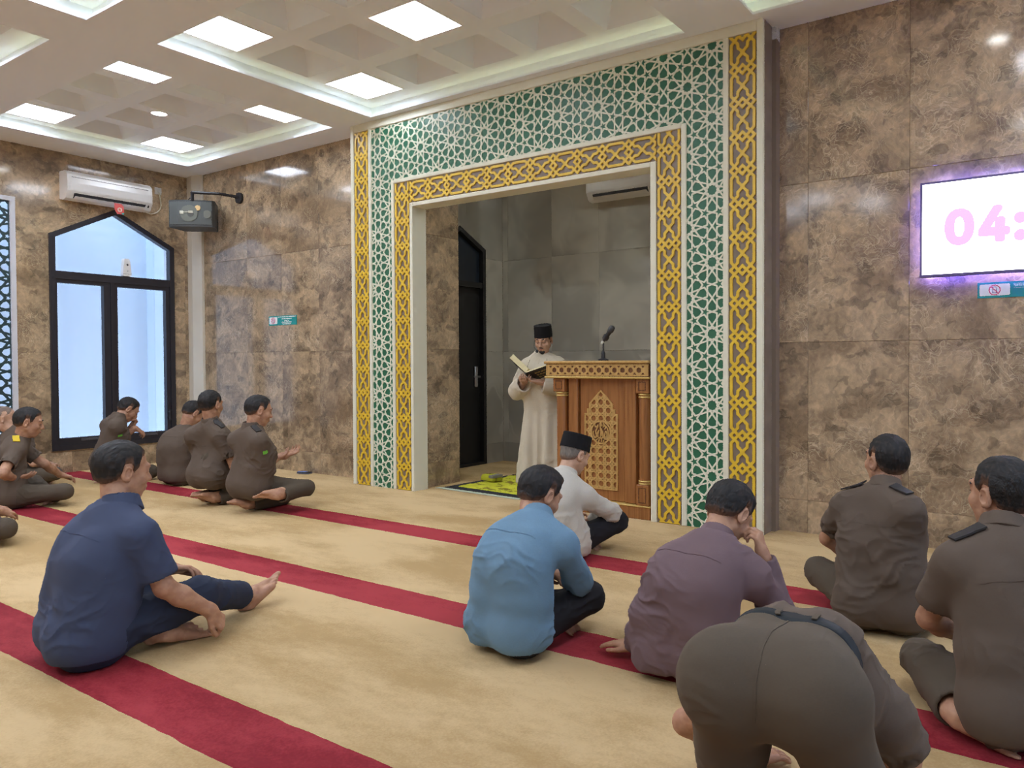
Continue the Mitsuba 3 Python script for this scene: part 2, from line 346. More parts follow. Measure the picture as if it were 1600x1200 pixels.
for ci, (x0, nc) in enumerate(tray_cols):
    x1 = x0 + 2 * MARG + (nc - 1) * PITCH_C + SIZE_C
    for ri, y0 in enumerate(tray_rows):
        y1 = y0 + RH
        zr = CEIL + REC
        # lip top, side walls of the cavity
        outer, inner = sbox(x0 - ADD, y0 - ADD, x1 + ADD, y1 + ADD), sbox(x0, y0, x1, y1)
        side = extrude(outer.buffer(0.02, join_style=2).difference(outer), REC + 0.02); side.apply_translation((0, 0, CEIL))
        put('tray_side', side, 'white_paint', 'ceiling')
        plate = outer
        cells = []
        for c in range(nc):
            for r in range(3):
                cx, cy = x0 + MARG + c * PITCH_C, y0 + MARG + r * PITCH_C
                cells.append((c, r, cx, cy)); plate = plate.difference(sbox(cx, cy, cx + SIZE_C, cy + SIZE_C))
        m = extrude(plate, 0.02); m.apply_translation((0, 0, zr))
        put('coffer_grid', m, 'white_paint', 'ceiling')
        for c, r, cx, cy in cells:
            if (c, r) in LIT[(ci, ri)]:
                lab = LIT_LABEL.get((ci, ri, c, r))
                k = thing('ceiling_light', lab or 'unseen square ceiling light panel added to light the room', 'ceiling light', 'square ceiling light panels')
                fr = sbox(cx, cy, cx + SIZE_C, cy + SIZE_C)
                fm = extrude(fr.difference(fr.buffer(-0.012)), 0.03); fm.apply_translation((0, 0, zr - 0.004))
                put('frame', fm, 'white_plastic', k)
                q = trimesh.Trimesh([[cx + .012, cy + .012, zr], [cx + SIZE_C - .012, cy + .012, zr], [cx + SIZE_C - .012, cy + SIZE_C - .012, zr], [cx + .012, cy + SIZE_C - .012, zr]], [[0, 2, 1], [0, 3, 2]], process=False)
                put('diffuser', q, 'panel_diffuser', k, emitter={'type': 'area', 'radiance': {'type': 'rgb', 'value': PANEL_RADIANCE}})
            else:
                s, t, dz = SIZE_C, 0.06, 0.31
                b0 = np.array([[cx, cy], [cx + s, cy], [cx + s, cy + s], [cx, cy + s]])
                ctr = np.array([cx + s / 2, cy + s / 2])
                b1 = ctr + (b0 - ctr) * (t / s)
                v = np.vstack([np.c_[b0, np.full(4, zr)], np.c_[b1, np.full(4, zr + dz)]])
                f = [[4, 6, 5], [4, 7, 6]]
                for a in range(4):
                    b = (a + 1) % 4
                    f += [[a, a + 4, b], [b, a + 4, b + 4]]
                put('coffer', trimesh.Trimesh(v, f, process=False), 'white_paint', 'ceiling')
        # LED strip lying on the lip, out of sight from below
        o = outer.buffer(-0.012, join_style=2)
        st = extrude(o.difference(o.buffer(-0.012, join_style=2)), 0.006); st.apply_translation((0, 0, CEIL + 0.021))
        put('led_strip', st, 'panel_diffuser', 'ceiling', label='warm LED strip on the tray lip', emitter={'type': 'area', 'radiance': {'type': 'rgb', 'value': COVE_RADIANCE}})
        # round downlight in the middle of the even trays
        if nc == 4:
            xc, yc = x0 + MARG + SIZE_C + PITCH_C + 0.0905, y0 + MARG + PITCH_C + SIZE_C / 2
            xc = (x0 + x1) / 2
            k = thing('downlight', 'small round white downlight between the coffers of the left tray' if (ci, ri) == (0, 0) else 'small round downlight outside the picture', 'downlight', 'round downlights')
            put('ring', lathe([[0.075, 0.0], [0.09, 0.0], [0.088, -0.014], [0.075, -0.014], [0.075, 0.0]], 32, (xc, yc, zr)), 'white_plastic', k, smooth=40)
            put('lamp', lathe([[0.0, -0.010], [0.075, -0.010]], 32, (xc, yc, zr)), 'panel_diffuser', k, emitter={'type': 'area', 'radiance': {'type': 'rgb', 'value': [16.0, 16.0, 15.5]}})
lid = cbox(XL - 0.2, XR + 0.2, YB - 0.2, YW + 0.1, CEIL + 0.36, CEIL + 0.40)
struct('ceiling_slab', lid, 'white_paint')

# ------------------------------------------------------------------ the portal: white frames, gold strapwork strips, green star lattice
def gold_cell(L, W, t):
    """One repeat of the strapwork: along v (0..L), across u (-W/2..W/2), as a set of centre lines."""
    h = W / 2
    o = []
    du, dv = 0.283 * h, 0.128 * L
    for s in (-1, 1):
        c = 0.57 * s * h
        pts = [(s * .80 * h, .24), (s * .80 * h, .76), (c, .872), (s * .335 * h, .775), (s * .335 * h, .655), (s * .06 * h, .54), (s * .06 * h, .46), (s * .335 * h, .345), (s * .335 * h, .225), (c, .128)]
        o.append(LineString([(a, b * L) for a, b in pts] + [(pts[0][0], pts[0][1] * L)]))
    for v0 in (0, L):
        for c in (-0.57 * h, 0.0, 0.57 * h):
            o.append(LineString([(c - du, v0), (c, v0 + dv), (c + du, v0), (c, v0 - dv), (c - du, v0)]))
    return unary_union([l.buffer(t / 2, join_style=2, cap_style=2) for l in o])

GT = 0.0215
def gold_strip(n_from, v0, L, W, v_lo, v_hi):
    cell = gold_cell(L, W, GT)
    k0, k1 = int(math.floor((v_lo - v0) / L)), int(math.ceil((v_hi - v0) / L))
    g = unary_union([affinity.translate(cell, 0, v0 + k * L) for k in range(k0, k1)])
    return g.intersection(sbox(-W / 2 + 0.003, v_lo, W / 2 - 0.003, v_hi))

FL, FR = -6.565, -1.985
gx = {'ol': (-6.515, -6.290), 'il': (-5.905, -5.680), 'ir': (-2.876, -2.652), 'or': (-2.258, -2.033)}
green_l, green_r = (-6.252, -5.945), (-2.610, -2.300)
OPL, OPR, OPT = -5.640, -2.928, 2.885
GZ0, GZ1 = 2.925, 3.150              # horizontal gold strip
GRZ0, GRZ1 = 3.190, 3.765            # horizontal green band
LV, VZ = 0.2512, 1.7475              # repeat of the vertical strapwork and the height of one knot row

portal_all = sbox(FL, 0, FR, CEIL).difference(sbox(OPL, -1, OPR, OPT))
gold_area = unary_union([sbox(a, 0, b, GRZ1 - 0.005) for a, b in (gx['ol'], gx['or'])] + [sbox(gx['il'][0], 0, gx['il'][1], GZ1), sbox(gx['ir'][0], 0, gx['ir'][1], GZ1), sbox(gx['il'][0], GZ0, gx['ir'][1], GZ1)])
green_area = unary_union([sbox(*[green_l[0], 0, green_l[1], GRZ1]), sbox(green_r[0], 0, green_r[1], GRZ1), sbox(green_l[0], GRZ0, green_r[1], GRZ1)])
frame_area = portal_all.difference(gold_area).difference(green_area)

pk = struct('wall_portal', on_front(extrude(portal_all, 0.16), 5.650), 'panel_white', 'white portal around the prayer niche with gold strapwork and a green star lattice')
put('marble_return', on_left(extrude(sbox(5.50, 0, YW + 0.01, CEIL), 0.006), FR - 0.004), 'panel_brown', pk)
# the white frames: separate mouldings
parts = [sbox(FL, 0, gx['ol'][0], CEIL), sbox(gx['ol'][1], 0, green_l[0], GRZ1), sbox(green_l[1], 0, gx['il'][0], GZ1 + .035), sbox(gx['il'][1], 0, OPL, OPT + .04),
         sbox(OPR, 0, gx['ir'][0], OPT + .04), sbox(gx['ir'][1], 0, green_r[0], GZ1 + .035), sbox(green_r[1], 0, gx['or'][0], GRZ1), sbox(gx['or'][1], 0, FR, CEIL)]
for g in parts:
    x0, z0, x1, z1 = g.bounds
    put('upright', cbox(x0, x1, PF, 5.50, z0, z1, 0.004), 'panel_white', pk)
for x0, x1, z0, z1 in ((gx['ol'][0], gx['or'][1], GRZ1, CEIL), (gx['il'][0], gx['ir'][1], GZ1, GRZ0), (OPL, OPR, OPT, GZ0)):
    put('crosspiece', cbox(x0, x1, PF + 0.0005, 5.50, z0, z1, 0.004), 'panel_white', pk)
# jamb linings of the opening
put('lining', cbox(OPL - 0.02, OPL, PF + 0.005, 5.662, 0, OPT, 0.003), 'panel_white', pk)
put('lining', cbox(OPR, OPR + 0.02, PF + 0.005, 5.662, 0, OPT, 0.003), 'panel_white', pk)
put('lining', cbox(OPL, OPR, PF + 0.005, 5.662, OPT, OPT + 0.02, 0.003), 'panel_white', pk)
put('backing_board', on_front(extrude(gold_area, 0.004), 5.488), 'panel_brown', pk)
put('backing_board', on_front(extrude(green_area, 0.004), 5.488), 'panel_green', pk)

for nm in ('ol', 'il', 'ir', 'or'):
    a, b = gx[nm]
    top = GRZ1 - 0.005 if nm in ('ol', 'or') else GZ1 - 0.005
    g = gold_strip(0, VZ, LV, b - a, 0.005, top)
    put('gold_strapwork', on_front(extrude(affinity.translate(g, (a + b) / 2, 0), 0.012), 5.483), 'gold_paint', pk)
ga, gb = gx['il'][1], gx['ir'][0]
n = 11
g = gold_strip(0, 0.0, (gb - ga) / n, GZ1 - GZ0, 0.0, gb - ga)
g = affinity.translate(affinity.rotate(g, -90, origin=(0, 0)), ga, (GZ0 + GZ1) / 2)
put('gold_strapwork', on_front(extrude(g, 0.012), 5.483), 'gold_paint', pk)

# ten-fold rosettes on a rhombic net of decagons, pentagons and hexagons
def rosette_lines():
    s = 1.0
    out = []
    ap = 0.5 / math.tan(math.radians(18))
    M = [np.array([ap * math.cos(math.radians(36 * k)), ap * math.sin(math.radians(36 * k))]) for k in range(10)]
    for k in range(10): out.append((M[k], M[(k + 4) % 10]))
    def star(cx, cy, rot):
        a = 0.5 / math.tan(math.radians(36))
        m = [np.array([cx + a * math.cos(math.radians(rot + 72 * k)), cy + a * math.sin(math.radians(rot + 72 * k))]) for k in range(5)]
        for k in range(5):
            p, q = m[k], m[(k + 2) % 5]
            d = q - p
            t = 0.381966
            out.append((p, p + d * t)); out.append((q, q - d * t))
    rp = ap + 0.5 / math.tan(math.radians(36))
    for k in range(10):
        if k in (0, 5): continue
        a = math.radians(36 * k)
        star(rp * math.cos(a), rp * math.sin(a), 36 * k + 180)
    # the hexagon between this star and the next one to the right
    hx = 2.4899
    for sx in (-1, 1):
        for sy in (-1, 1):
            e, m, c = np.array([hx + sx * .951, 0]), np.array([hx + sx * .4755, sy * .6545]), np.array([hx + sx * .4755, sy * .1545])
            out += [(e, c), (c, m), (m, np.array([hx, 0]))]
    return out
SX, SZ = 0.2090 / 2.48990, 0.5555 / 6.8541
ZC, XC, XCL = 0.4105, -2.3950, -6.1600
def star_lattice(area, xc, w):
    base = rosette_lines()
    x0, z0, x1, z1 = area.bounds
    segs = []
    for i in range(int((x0 - xc) / 0.209) - 2, int((x1 - xc) / 0.209) + 3):
        for j in range(-1, 8):
            cx, cz = xc + i * 0.209, ZC + (j + (0.5 if i % 2 else 0)) * 0.5555
            if cx < x0 - .5 or cx > x1 + .5 or cz < z0 - .5 or cz > z1 + .5: continue
            for p, q in base:
                segs.append(LineString([(cx + p[0] * SX, cz + p[1] * SZ), (cx + q[0] * SX, cz + q[1] * SZ)]))
    segs = [s_ for s_ in segs if s_.intersects(area)]
    g = unary_union([s_.buffer(w / 2, cap_style=1, quad_segs=2) for s_ in segs])
    for i in range(int((x0 - xc) / 0.209) - 2, int((x1 - xc) / 0.209) + 3):
        for j in range(-1, 8):
            cx, cz = xc + i * 0.209, ZC + (j + (0.5 if i % 2 else 0)) * 0.5555
            st = Polygon([(cx + r * math.cos(math.radians(18 * k)), cz + r * math.sin(math.radians(18 * k))) for k in range(20) for r in [0.0415 if k % 2 else 0.0345]])
            g = g.difference(st)
    return g.intersection(area).simplify(0.0004)
bw = 0.0128
mid = 0.5 * (green_l[1] + green_r[0])
for nm, ar, xc in (('r', unary_union([sbox(green_r[0], 0, green_r[1], GRZ1), sbox(-4.3, GRZ0, green_r[1], GRZ1)]), XC), ('l', unary_union([sbox(green_l[0], 0, green_l[1], GRZ1), sbox(green_l[0], GRZ0, -4.3, GRZ1)]), XC - 18 * 0.209)):
    put('star_lattice', on_front(extrude(star_lattice(ar, xc, bw), 0.008), 5.487), 'panel_white', pk)

# ------------------------------------------------------------------ arched window in the left wall
XF = XL - TT
w = struct('window_1', on_left(extrude(WIN.difference(WIN.buffer(-0.06, join_style=2)), 0.09), XF - 0.05), mat('frame_black', (0.020, 0.019, 0.026), 0.35), 'black framed window with a pointed top and two tall panes')
put('transom', on_left(extrude(sbox(4.06, 2.33, 5.46, 2.425), 0.085), XF - 0.05), 'frame_black', w)
put('mullion', on_left(extrude(sbox(4.695, 0.32, 4.735, 2.34), 0.085), XF - 0.05), 'frame_black', w)
for y0, y1 in ((4.055, 4.695), (4.735, 5.465)):
    o = sbox(y0, 0.33, y1, 2.33)
    put('casement', on_left(extrude(o.difference(sbox(y0 + 0.045, 0.415, y1 - 0.075, 2.285)), 0.075), XF - 0.055), 'frame_black', w)
    put('glass_pane', on_left(extrude(sbox(y0 + 0.04, 0.41, y1 - 0.07, 2.29), 0.0), XF - 0.02) if False else trimesh.Trimesh([[XF - 0.02, y0 + .04, .41], [XF - 0.02, y1 - .07, .41], [XF - 0.02, y1 - .07, 2.29], [XF - 0.02, y0 + .04, 2.29]], [[0, 1, 2], [0, 2, 3]], process=False), 'glass', w)
    put('hinge', cbox(XF + 0.02, XF + 0.028, y0 + 0.28, y0 + 0.52, 0.37, 0.40, 0.002), mat('hinge_grey', (0.07, 0.07, 0.08), 0.4), w)
tp = WIN.intersection(sbox(0, 2.42, 9, 9)).buffer(-0.055, join_style=2)
xy = np.array(tp.exterior.coords)[:-1]
tm = trimesh.creation.triangulate_polygon(tp, engine='earcut')
put('glass_pane', trimesh.Trimesh(np.c_[np.full(len(tm[0]), XF - 0.02), tm[0]], tm[1], process=False), 'glass', w)
hd = cat_meshes([cbox(XF + 0.02, XF + 0.032, 5.395, 5.425, 0.58, 0.80, 0.004), cbox(XF + 0.032, XF + 0.06, 5.400, 5.420, 0.66, 0.68, 0.003), cbox(XF + 0.05, XF + 0.065, 5.398, 5.422, 0.55, 0.70, 0.005)])
put('handle', hd, 'black_metal', w)
rv = WIN.buffer(0.02, join_style=2).difference(WIN.buffer(-0.004, join_style=2))
put('reveal', on_left(extrude(rv, 0.17), XF - 0.215), mat('outer_white', (0.82, 0.84, 0.86), 0.7), w)

# ------------------------------------------------------------------ lattice window at the left edge
lw = struct('window_2', on_left(extrude(LAT.difference(LAT.buffer(-0.05, join_style=2)), 0.06), XF - 0.05), mat('frame_silver', (0.62, 0.63, 0.68), 0.35), 'lattice window with pale metal frame at the left picture edge')
LR = LAT.buffer(-0.045, join_style=2)
_k = 1.27
g = star_lattice(affinity.scale(affinity.translate(LR, -3.43, 0), 1 / _k, 1 / _k, origin=(0, 0)), 0.0, 0.0185)
g = affinity.translate(affinity.scale(g, _k, _k, origin=(0, 0)), 3.43, 0)
put('lattice', on_left(extrude(g, 0.02), XF - 0.04), mat('lattice_dark', (0.020, 0.045, 0.050), 0.4), lw)
b = LAT.bounds
put('glass_pane', trimesh.Trimesh([[XF - 0.045, b[0] + .04, b[1] + .04], [XF - 0.045, b[2] - .04, b[1] + .04], [XF - 0.045, b[2] - .04, b[3] - .04], [XF - 0.045, b[0] + .04, b[3] - .04]], [[0, 1, 2], [0, 2, 3]], process=False), 'glass', lw)
put('reveal', on_left(extrude(LAT.buffer(0.02, join_style=2).difference(LAT.buffer(-0.002, join_style=2)), 0.17), XF - 0.215), 'outer_white', lw)

# outside: a white painted neighbouring wall with a pier, and the paved strip before it
struct('wall_outside', cbox(-13.2, -13.0, -8.0, 13.0, -0.3, 5.2), mat('outside_white', (0.86, 0.88, 0.90), 0.8), 'pale painted wall seen through the window')
put('pier', cbox(-13.0, -12.75, 6.55, 7.5, -0.3, 5.0, 0.01), mat('outside_pale', (0.86, 0.92, 0.97), 0.8), 'wall_outside')
struct('ground_outside', cbox(-13.2, XL - 0.21, -8.0, 13.0, -0.4, -0.1), 'outside_white')

# ------------------------------------------------------------------ things on the left wall
def split_unit(key, L, closed=False):
    """Indoor air conditioner, its back at y=0 facing -y, x from 0 to L, z from 0."""
    H_, D_ = 0.345, 0.21
    prof = Polygon([(0, 0.02), (0.09, 0.0), (0.155, 0.018), (D_, 0.105), (D_ + 0.004, 0.20), (D_ - 0.012, 0.30), (D_ - 0.06, H_), (0.0, H_)]).buffer(-0.008).buffer(0.008, quad_segs=4)
    body = extrude(prof, L)
    def pl(m): v = np.array(m.vertices); return trimesh.Trimesh(np.stack([v[:, 2], -v[:, 0], v[:, 1]], 1), m.faces[:, ::-1], process=False)
    return prof, body, pl

def build_split_unit(label, L, M, group=None, vane_open=0.5):
    k = thing('air_conditioner', label, 'air conditioner', group)
    prof, body, pl = split_unit(k, L)
    def tf(m):
        m = m.copy(); m.apply_transform(M); return m
    put('body', tf(pl(body)), 'white_plastic', k, smooth=25)
    fp = prof.buffer(0.004).intersection(sbox(0.12, 0.115, 1, 0.285))
    m = extrude(fp, L - 0.06); m.apply_translation((0, 0, 0.03))
    put('front_panel', tf(pl(m)), mat('ac_white', (0.84, 0.84, 0.83), 0.25), k, smooth=25)
    gr = prof.buffer(0.0062).intersection(sbox(0.12, 0.262, 1, 0.272)); m = extrude(gr, L - 0.10); m.apply_translation((0, 0, 0.05))
    put('groove', tf(pl(m)), 'grey_plastic', k)
    # air outlet: dark slot on the slanted underside with a vane
    a, b = np.array([0.150, 0.014]), np.array([D_AC, 0.100])
    d = (b - a) / np.linalg.norm(b - a); nrm = np.array([d[1], -d[0]])
    q = Polygon([a + d * 0.012 + nrm * 0.0035, a + d * 0.082 + nrm * 0.0035, a + d * 0.082 - nrm * 0.01, a + d * 0.012 - nrm * 0.01]); m = extrude(q, L - 0.16); m.apply_translation((0, 0, 0.08))
    put('air_outlet', tf(pl(m)), 'dark_slot', k)
    c = a + d * 0.012 + nrm * 0.004
    e = c + d * 0.045 + nrm * 0.022
    nn = np.array([nrm[0], nrm[1]]) * 0.005
    q = Polygon([c, e, e + nn, c + nn]); m = extrude(q, L - 0.17); m.apply_translation((0, 0, 0.085))
    put('vane', tf(pl(m)), 'ac_white', k)
    m = extrude(prof.buffer(0.0045).intersection(sbox(0.15, 0.05, 1, 0.075)), 0.016); m.apply_translation((0, 0, L - 0.05))
    put('sensor', tf(pl(m)), 'dark_slot', k)
    return k
D_AC = 0.21
def Rz(deg, t):
    M = trimesh.transformations.rotation_matrix(math.radians(deg), [0, 0, 1]); M[:3, 3] = t; return M
build_split_unit('white split air conditioner above the arched window, with a red tag', 0.985, Rz(90, (XL + 0.002, 4.145, 3.265)))
k = thing('paper_tag', 'red paper tag hanging from the white air conditioner over the window', 'tag')
tg = sbox(0, 0, 0.13, 0.11).difference(sbox(.10, .075, .14, .12).buffer(0.0)).union(sbox(0, -0.02, 0.02, 0))
ax, ay = XL + 0.222, 4.66
put('card', on_left(extrude(affinity.translate(Polygon([(0, .13), (.085, .13), (.11, .10), (.115, 0.0), (.03, 0.0), (0, .05)]), ay, 3.17), 0.003), ax), mat('tag_red', (0.66, 0.11, 0.10), 0.5), k)
put('print', on_left(extrude(affinity.translate(Point(0.062, 0.055).buffer(0.028).difference(Point(0.062, 0.055).buffer(0.014)), ay, 3.17), 0.001), ax + 0.003), mat('tag_print', (0.70, 0.52, 0.42), 0.5), k)
put('corner', on_left(extrude(affinity.translate(sbox(.085, 0.001, .113, .022), ay, 3.17), 0.001), ax + 0.003), mat('tag_teal', (0.05, 0.30, 0.28), 0.5), k)
k = thing('wall_socket', 'white wall socket right of the air conditioner by the corner', 'socket')
put('plate', cbox(XL, XL + 0.012, 5.265, 5.355, 3.55, 3.64, 0.004), 'white_plastic', k)
put('plug', lathe([[0, 0.03], [0.018, 0.03], [0.022, 0], [0, 0]], 16), 'white_plastic', k) if False else put('plug', cbox(XL + 0.012, XL + 0.045, 5.295, 5.330, 3.565, 3.60, 0.008), 'white_plastic', k)
k = thing('power_cord', 'cream power cord looping from the socket to the air conditioner', 'cord')
scene[k] = mikit.ply(tube(spline([[XL + .035, 5.312, 3.57], [XL + .03, 5.325, 3.48], [XL + .025, 5.33, 3.38], [XL + .025, 5.29, 3.315], [XL + .022, 5.21, 3.275], [XL + .03, 5.137, 3.29]], 30), 0.007, 8), mat('cord_cream', (0.70, 0.67, 0.52), 0.5), True)
k = thing('air_freshener', 'white air freshener dispenser standing on the window crossbar', 'air freshener')
prof = Polygon([(0, 0), (0.10, 0), (0.103, 0.03), (0.085, 0.20), (0.075, 0.222), (0.02, 0.222), (0.012, 0.20), (-0.003, 0.03)]).buffer(-0.01).buffer(0.01)
put('case', on_left(extrude(affinity.translate(prof, 4.842, 2.43), 0.065), XL - 0.03), 'white_plastic', k, smooth=30)
put('nozzle', on_left(extrude(affinity.translate(Point(0.052, 0.145).buffer(0.011), 4.842, 2.43), 0.004), XL + 0.034), 'dark_slot', k)
put('base_line', on_left(extrude(affinity.translate(sbox(0.002, 0.026, 0.100, 0.031), 4.842, 2.43), 0.002), XL + 0.034), 'grey_plastic', k)
put('badge', on_left(extrude(affinity.translate(Point(0.055, 0.065).buffer(0.008), 4.842, 2.43), 0.002), XL + 0.034), 'grey_plastic', k)

# ------------------------------------------------------------------ wall speaker in the corner
k = thing('wall_speaker', 'dark box loudspeaker on a bracket in the corner above the cream duct', 'speaker')
c0 = np.array([-9.42, 5.315, 3.04])
ang = math.degrees(math.atan2(0.66, 0.75))          # front faces the room
W_, D_, Hh = 0.56, 0.34, 0.335
plan = Polygon([(-W_ / 2, 0.03), (-W_ / 2 + .02, -0.015), (-0.14, -0.045), (0, -0.052), (0.14, -0.045), (W_ / 2 - .02, -0.015), (W_ / 2, 0.03), (W_ / 2 - 0.07, D_), (-W_ / 2 + 0.07, D_)])
def sp(m):
    m = m.copy(); m.apply_transform(Rz(SPK, c0)); return m
SPK = 40.0
m = extrude(plan, Hh)
put('cabinet', sp(m), mat('speaker_case', (0.055, 0.06, 0.062), 0.5), k)
front = plan.intersection(sbox(-W_ / 2 + .03, -0.2, W_ / 2 - .03, 0.05)).buffer(0.004)
m = extrude(front.intersection(sbox(-9, -1, 9, 0.0)), Hh - 0.05); m.apply_translation((0, 0, 0.03))
put('grille', sp(m), mat('speaker_grille', (0.11, 0.125, 0.125), 0.6), k)
def disc(r, x, z, y, th=0.006):
    d = trimesh.creation.cylinder(r, th, sections=40); d.apply_transform(trimesh.transformations.rotation_matrix(math.pi / 2, [1, 0, 0])); d.apply_translation((x, y, z)); return d
put('woofer', sp(disc(0.105, -0.005, 0.165, -0.057)), mat('speaker_cone', (0.17, 0.185, 0.16), 0.5), k)
put('dust_cap', sp(disc(0.038, 0.015, 0.158, -0.0605)), mat('speaker_cap', (0.10, 0.105, 0.10), 0.5), k)
put('badge', sp(disc(0.034, 0.10, 0.235, -0.056)), mat('badge_gold', (0.72, 0.52, 0.25), 0.4), k)
put('name_plate', sp(cat_meshes([cbox(-0.115, -0.07, -0.064, -0.056, 0.155, 0.195, .002), cbox(-0.07, 0.0, -0.064, -0.057, 0.176, 0.184), cbox(-0.01, 0.045, -0.068, -0.058, 0.165, 0.195, .002)])), mat('plate_pale', (0.66, 0.66, 0.56), 0.4), k)
put('tweeter', sp(disc(0.05, 0.205, 0.16, -0.033, 0.02)), 'speaker_cone', k)
br = [tube([[-9.36, 5.30, 3.47], [-9.10, 5.50, 3.455], [-9.02, 5.70, 3.44]], 0.018, 12)]
d = trimesh.creation.cylinder(0.07, 0.03, sections=28); d.apply_transform(trimesh.transformations.rotation_matrix(math.pi / 2, [1, 0, 0])); d.apply_translation((-9.02, YW - 0.016, 3.43)); br.append(d)
br.append(cbox(-9.375, -9.345, 5.285, 5.315, 3.36, 3.475))
put('bracket', cat_meshes(br), 'black_metal', k)
t_ = trimesh.creation.torus(0.032, 0.007, 20, 8); t_.apply_transform(trimesh.transformations.rotation_matrix(math.pi / 2, [1, 0, 0])); t_.apply_translation((-0.02, 0.06, Hh + 0.015))
put('hook', sp(t_), 'black_metal', k)

# ------------------------------------------------------------------ signs and screen on the front wall
mat('sign_teal', (0.015, 0.27, 0.27), 0.35); mat('sign_white', (0.80, 0.84, 0.85), 0.4); mat('sign_red', (0.60, 0.06, 0.16), 0.4); mat('sign_dark', (0.16, 0.14, 0.28), 0.4)
def no_phone_sign(label, x0, x1, z0, z1, icon_w, group=None):
    k = thing('wall_sign', label, 'sign', group)
    g = sbox(x0, z0, x1, z1)
    h = z1 - z0
    put('board', on_front(extrude(g, 0.006), YW - 0.001), 'sign_teal', k)
    ic = sbox(x0 + h * .12, z0 + h * .14, x0 + h * .12 + icon_w, z1 - h * .12).buffer(-h * .1).buffer(h * .1)
    put('icon_field', on_front(extrude(ic, 0.002), YW - 0.007), 'sign_white', k)
    cx, cz = x0 + h * .12 + icon_w / 2, (z0 + z1) / 2
    R_ = h * 0.34
    ph = sbox(cx - R_ * .36, cz - R_ * .62, cx + R_ * .36, cz + R_ * .62)
    put('phone_symbol', on_front(extrude(ph.difference(ph.buffer(-R_ * .13)), 0.001), YW - 0.009), 'sign_dark', k)
    ring = Point(cx, cz).buffer(R_).difference(Point(cx, cz).buffer(R_ * .82)).union(LineString([(cx - R_ * .66, cz + R_ * .66), (cx + R_ * .66, cz - R_ * .66)]).buffer(R_ * .08))
    put('ban_symbol', on_front(extrude(ring, 0.0012), YW - 0.0092), 'sign_red', k)
    return k, x0 + h * .24 + icon_w
k, xt = no_phone_sign('small teal sign with a white square symbol on the marble left of the portal', -8.437, -7.886, 1.777, 1.892, 0.16)
rng = random.Random(3)
rows = [(0.86, 0.0, 1.0), (0.66, 0.2, 0.75), (0.47, 0.36, 0.62), (0.29, 0.2, 0.78), (0.11, 0.25, 0.73)]
bars = []
for fz, a, b in rows:                       # lines of lettering far too small to read
    x = xt + a * (-7.895 - xt)
    end = xt + b * (-7.895 - xt)
    while x < end - 0.012:
        wd = rng.uniform(0.012, 0.03); wd = min(wd, end - x)
        bars.append(sbox(x, 1.777 + fz * 0.115 - 0.004, x + wd, 1.777 + fz * 0.115 + 0.006)); x += wd + 0.004
put('lettering', on_front(extrude(unary_union(bars), 0.001), YW - 0.0071), 'sign_white', k)
k, xt = no_phone_sign('teal no-phone sign under the bright screen on the right', -0.592, 0.22, 1.722, 1.825, 0.178)
tm_ = meshkit.text_mesh('SEBELUM', 0.020, 0.001)
put('lettering', on_front(trimesh.Trimesh(np.array(tm_.vertices) + [xt + 0.006, 1.792, 0], tm_.faces, process=False), YW - 0.0071), 'sign_white', k)
put('lettering', on_front(extrude(unary_union([sbox(xt + 0.01, 1.781, 0.20, 1.783)] + [sbox(xt + 0.09 + i * 0.03, 1.742, xt + 0.09 + i * 0.03 + 0.022, 1.764) for i in range(11)]), 0.001), YW - 0.0071), 'sign_white', k)

TX0, TX1, TZ0, TZ1 = -0.930, 0.205, 1.872, 2.512
k = thing('wall_screen', 'large flat screen showing a pink countdown 04: on the right wall', 'screen')
put('housing', cbox(TX0, TX1, YW - 0.125, YW - 0.080, TZ0, TZ1, 0.006), mat('screen_black', (0.03, 0.03, 0.045), 0.3), k)
put('mount', cbox(-0.55, -0.18, YW - 0.081, YW - 0.001, 2.02, 2.36), 'black_metal', k)
def glow(rgb):
    return {'type': 'area', 'radiance': {'type': 'rgb', 'value': rgb}}
mat('screen_off', (0.02, 0.02, 0.02), 0.2)
put('display', on_front(extrude(sbox(TX0 + .013, TZ0 + .016, TX1 - .013, TZ1 - .013), 0.002), YW - 0.1245), 'screen_off', k, emitter=glow([2.6, 2.6, 2.9]))
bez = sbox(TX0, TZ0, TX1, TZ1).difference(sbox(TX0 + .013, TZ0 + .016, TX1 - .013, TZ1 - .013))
put('bezel', on_front(extrude(bez, 0.004), YW - 0.1245), mat('bezel_bloom', (0.10, 0.08, 0.22), 0.3), k)  # violet in the bezel colour stands in for the screen's bloom
def tv_text(s, x, z, h, col, bold, xs=1.0):
    t = meshkit.text_mesh(s, h, 0.0006, bold)
    v = np.array(t.vertices) * [xs, 1, 1] + [x, z, 0]
    put('numerals' if s[0] == '0' else 'caption', on_front(trimesh.Trimesh(v, t.faces, process=False), YW - 0.1266), 'screen_off', k, emitter=glow(col))
def heavy_text(s, x, z, h, fat, col):
    """Each numeral a part of its own, the strokes thickened by fat."""
    for ch in s:
        t = meshkit.text_mesh(ch, h, 0.0006, True)
        v, f = np.array(t.vertices), np.array(t.faces)
        top = f[(v[f][:, :, 2] > 0.0005).all(1)]
        g = unary_union([Polygon(v[q][:, :2]) for q in top]).buffer(fat, quad_segs=3)
        x0_ = g.bounds[0]
        for gg in polys(g): put('numeral', on_front(extrude(affinity.translate(gg, x - x0_, z), 0.0006), YW - 0.1266), 'screen_off', k, emitter=glow(col))
        x += g.bounds[2] - g.bounds[0] + 0.022
heavy_text('04:', -0.778, 2.092, 0.205, 0.011, [0.60, 0.36, 0.60])
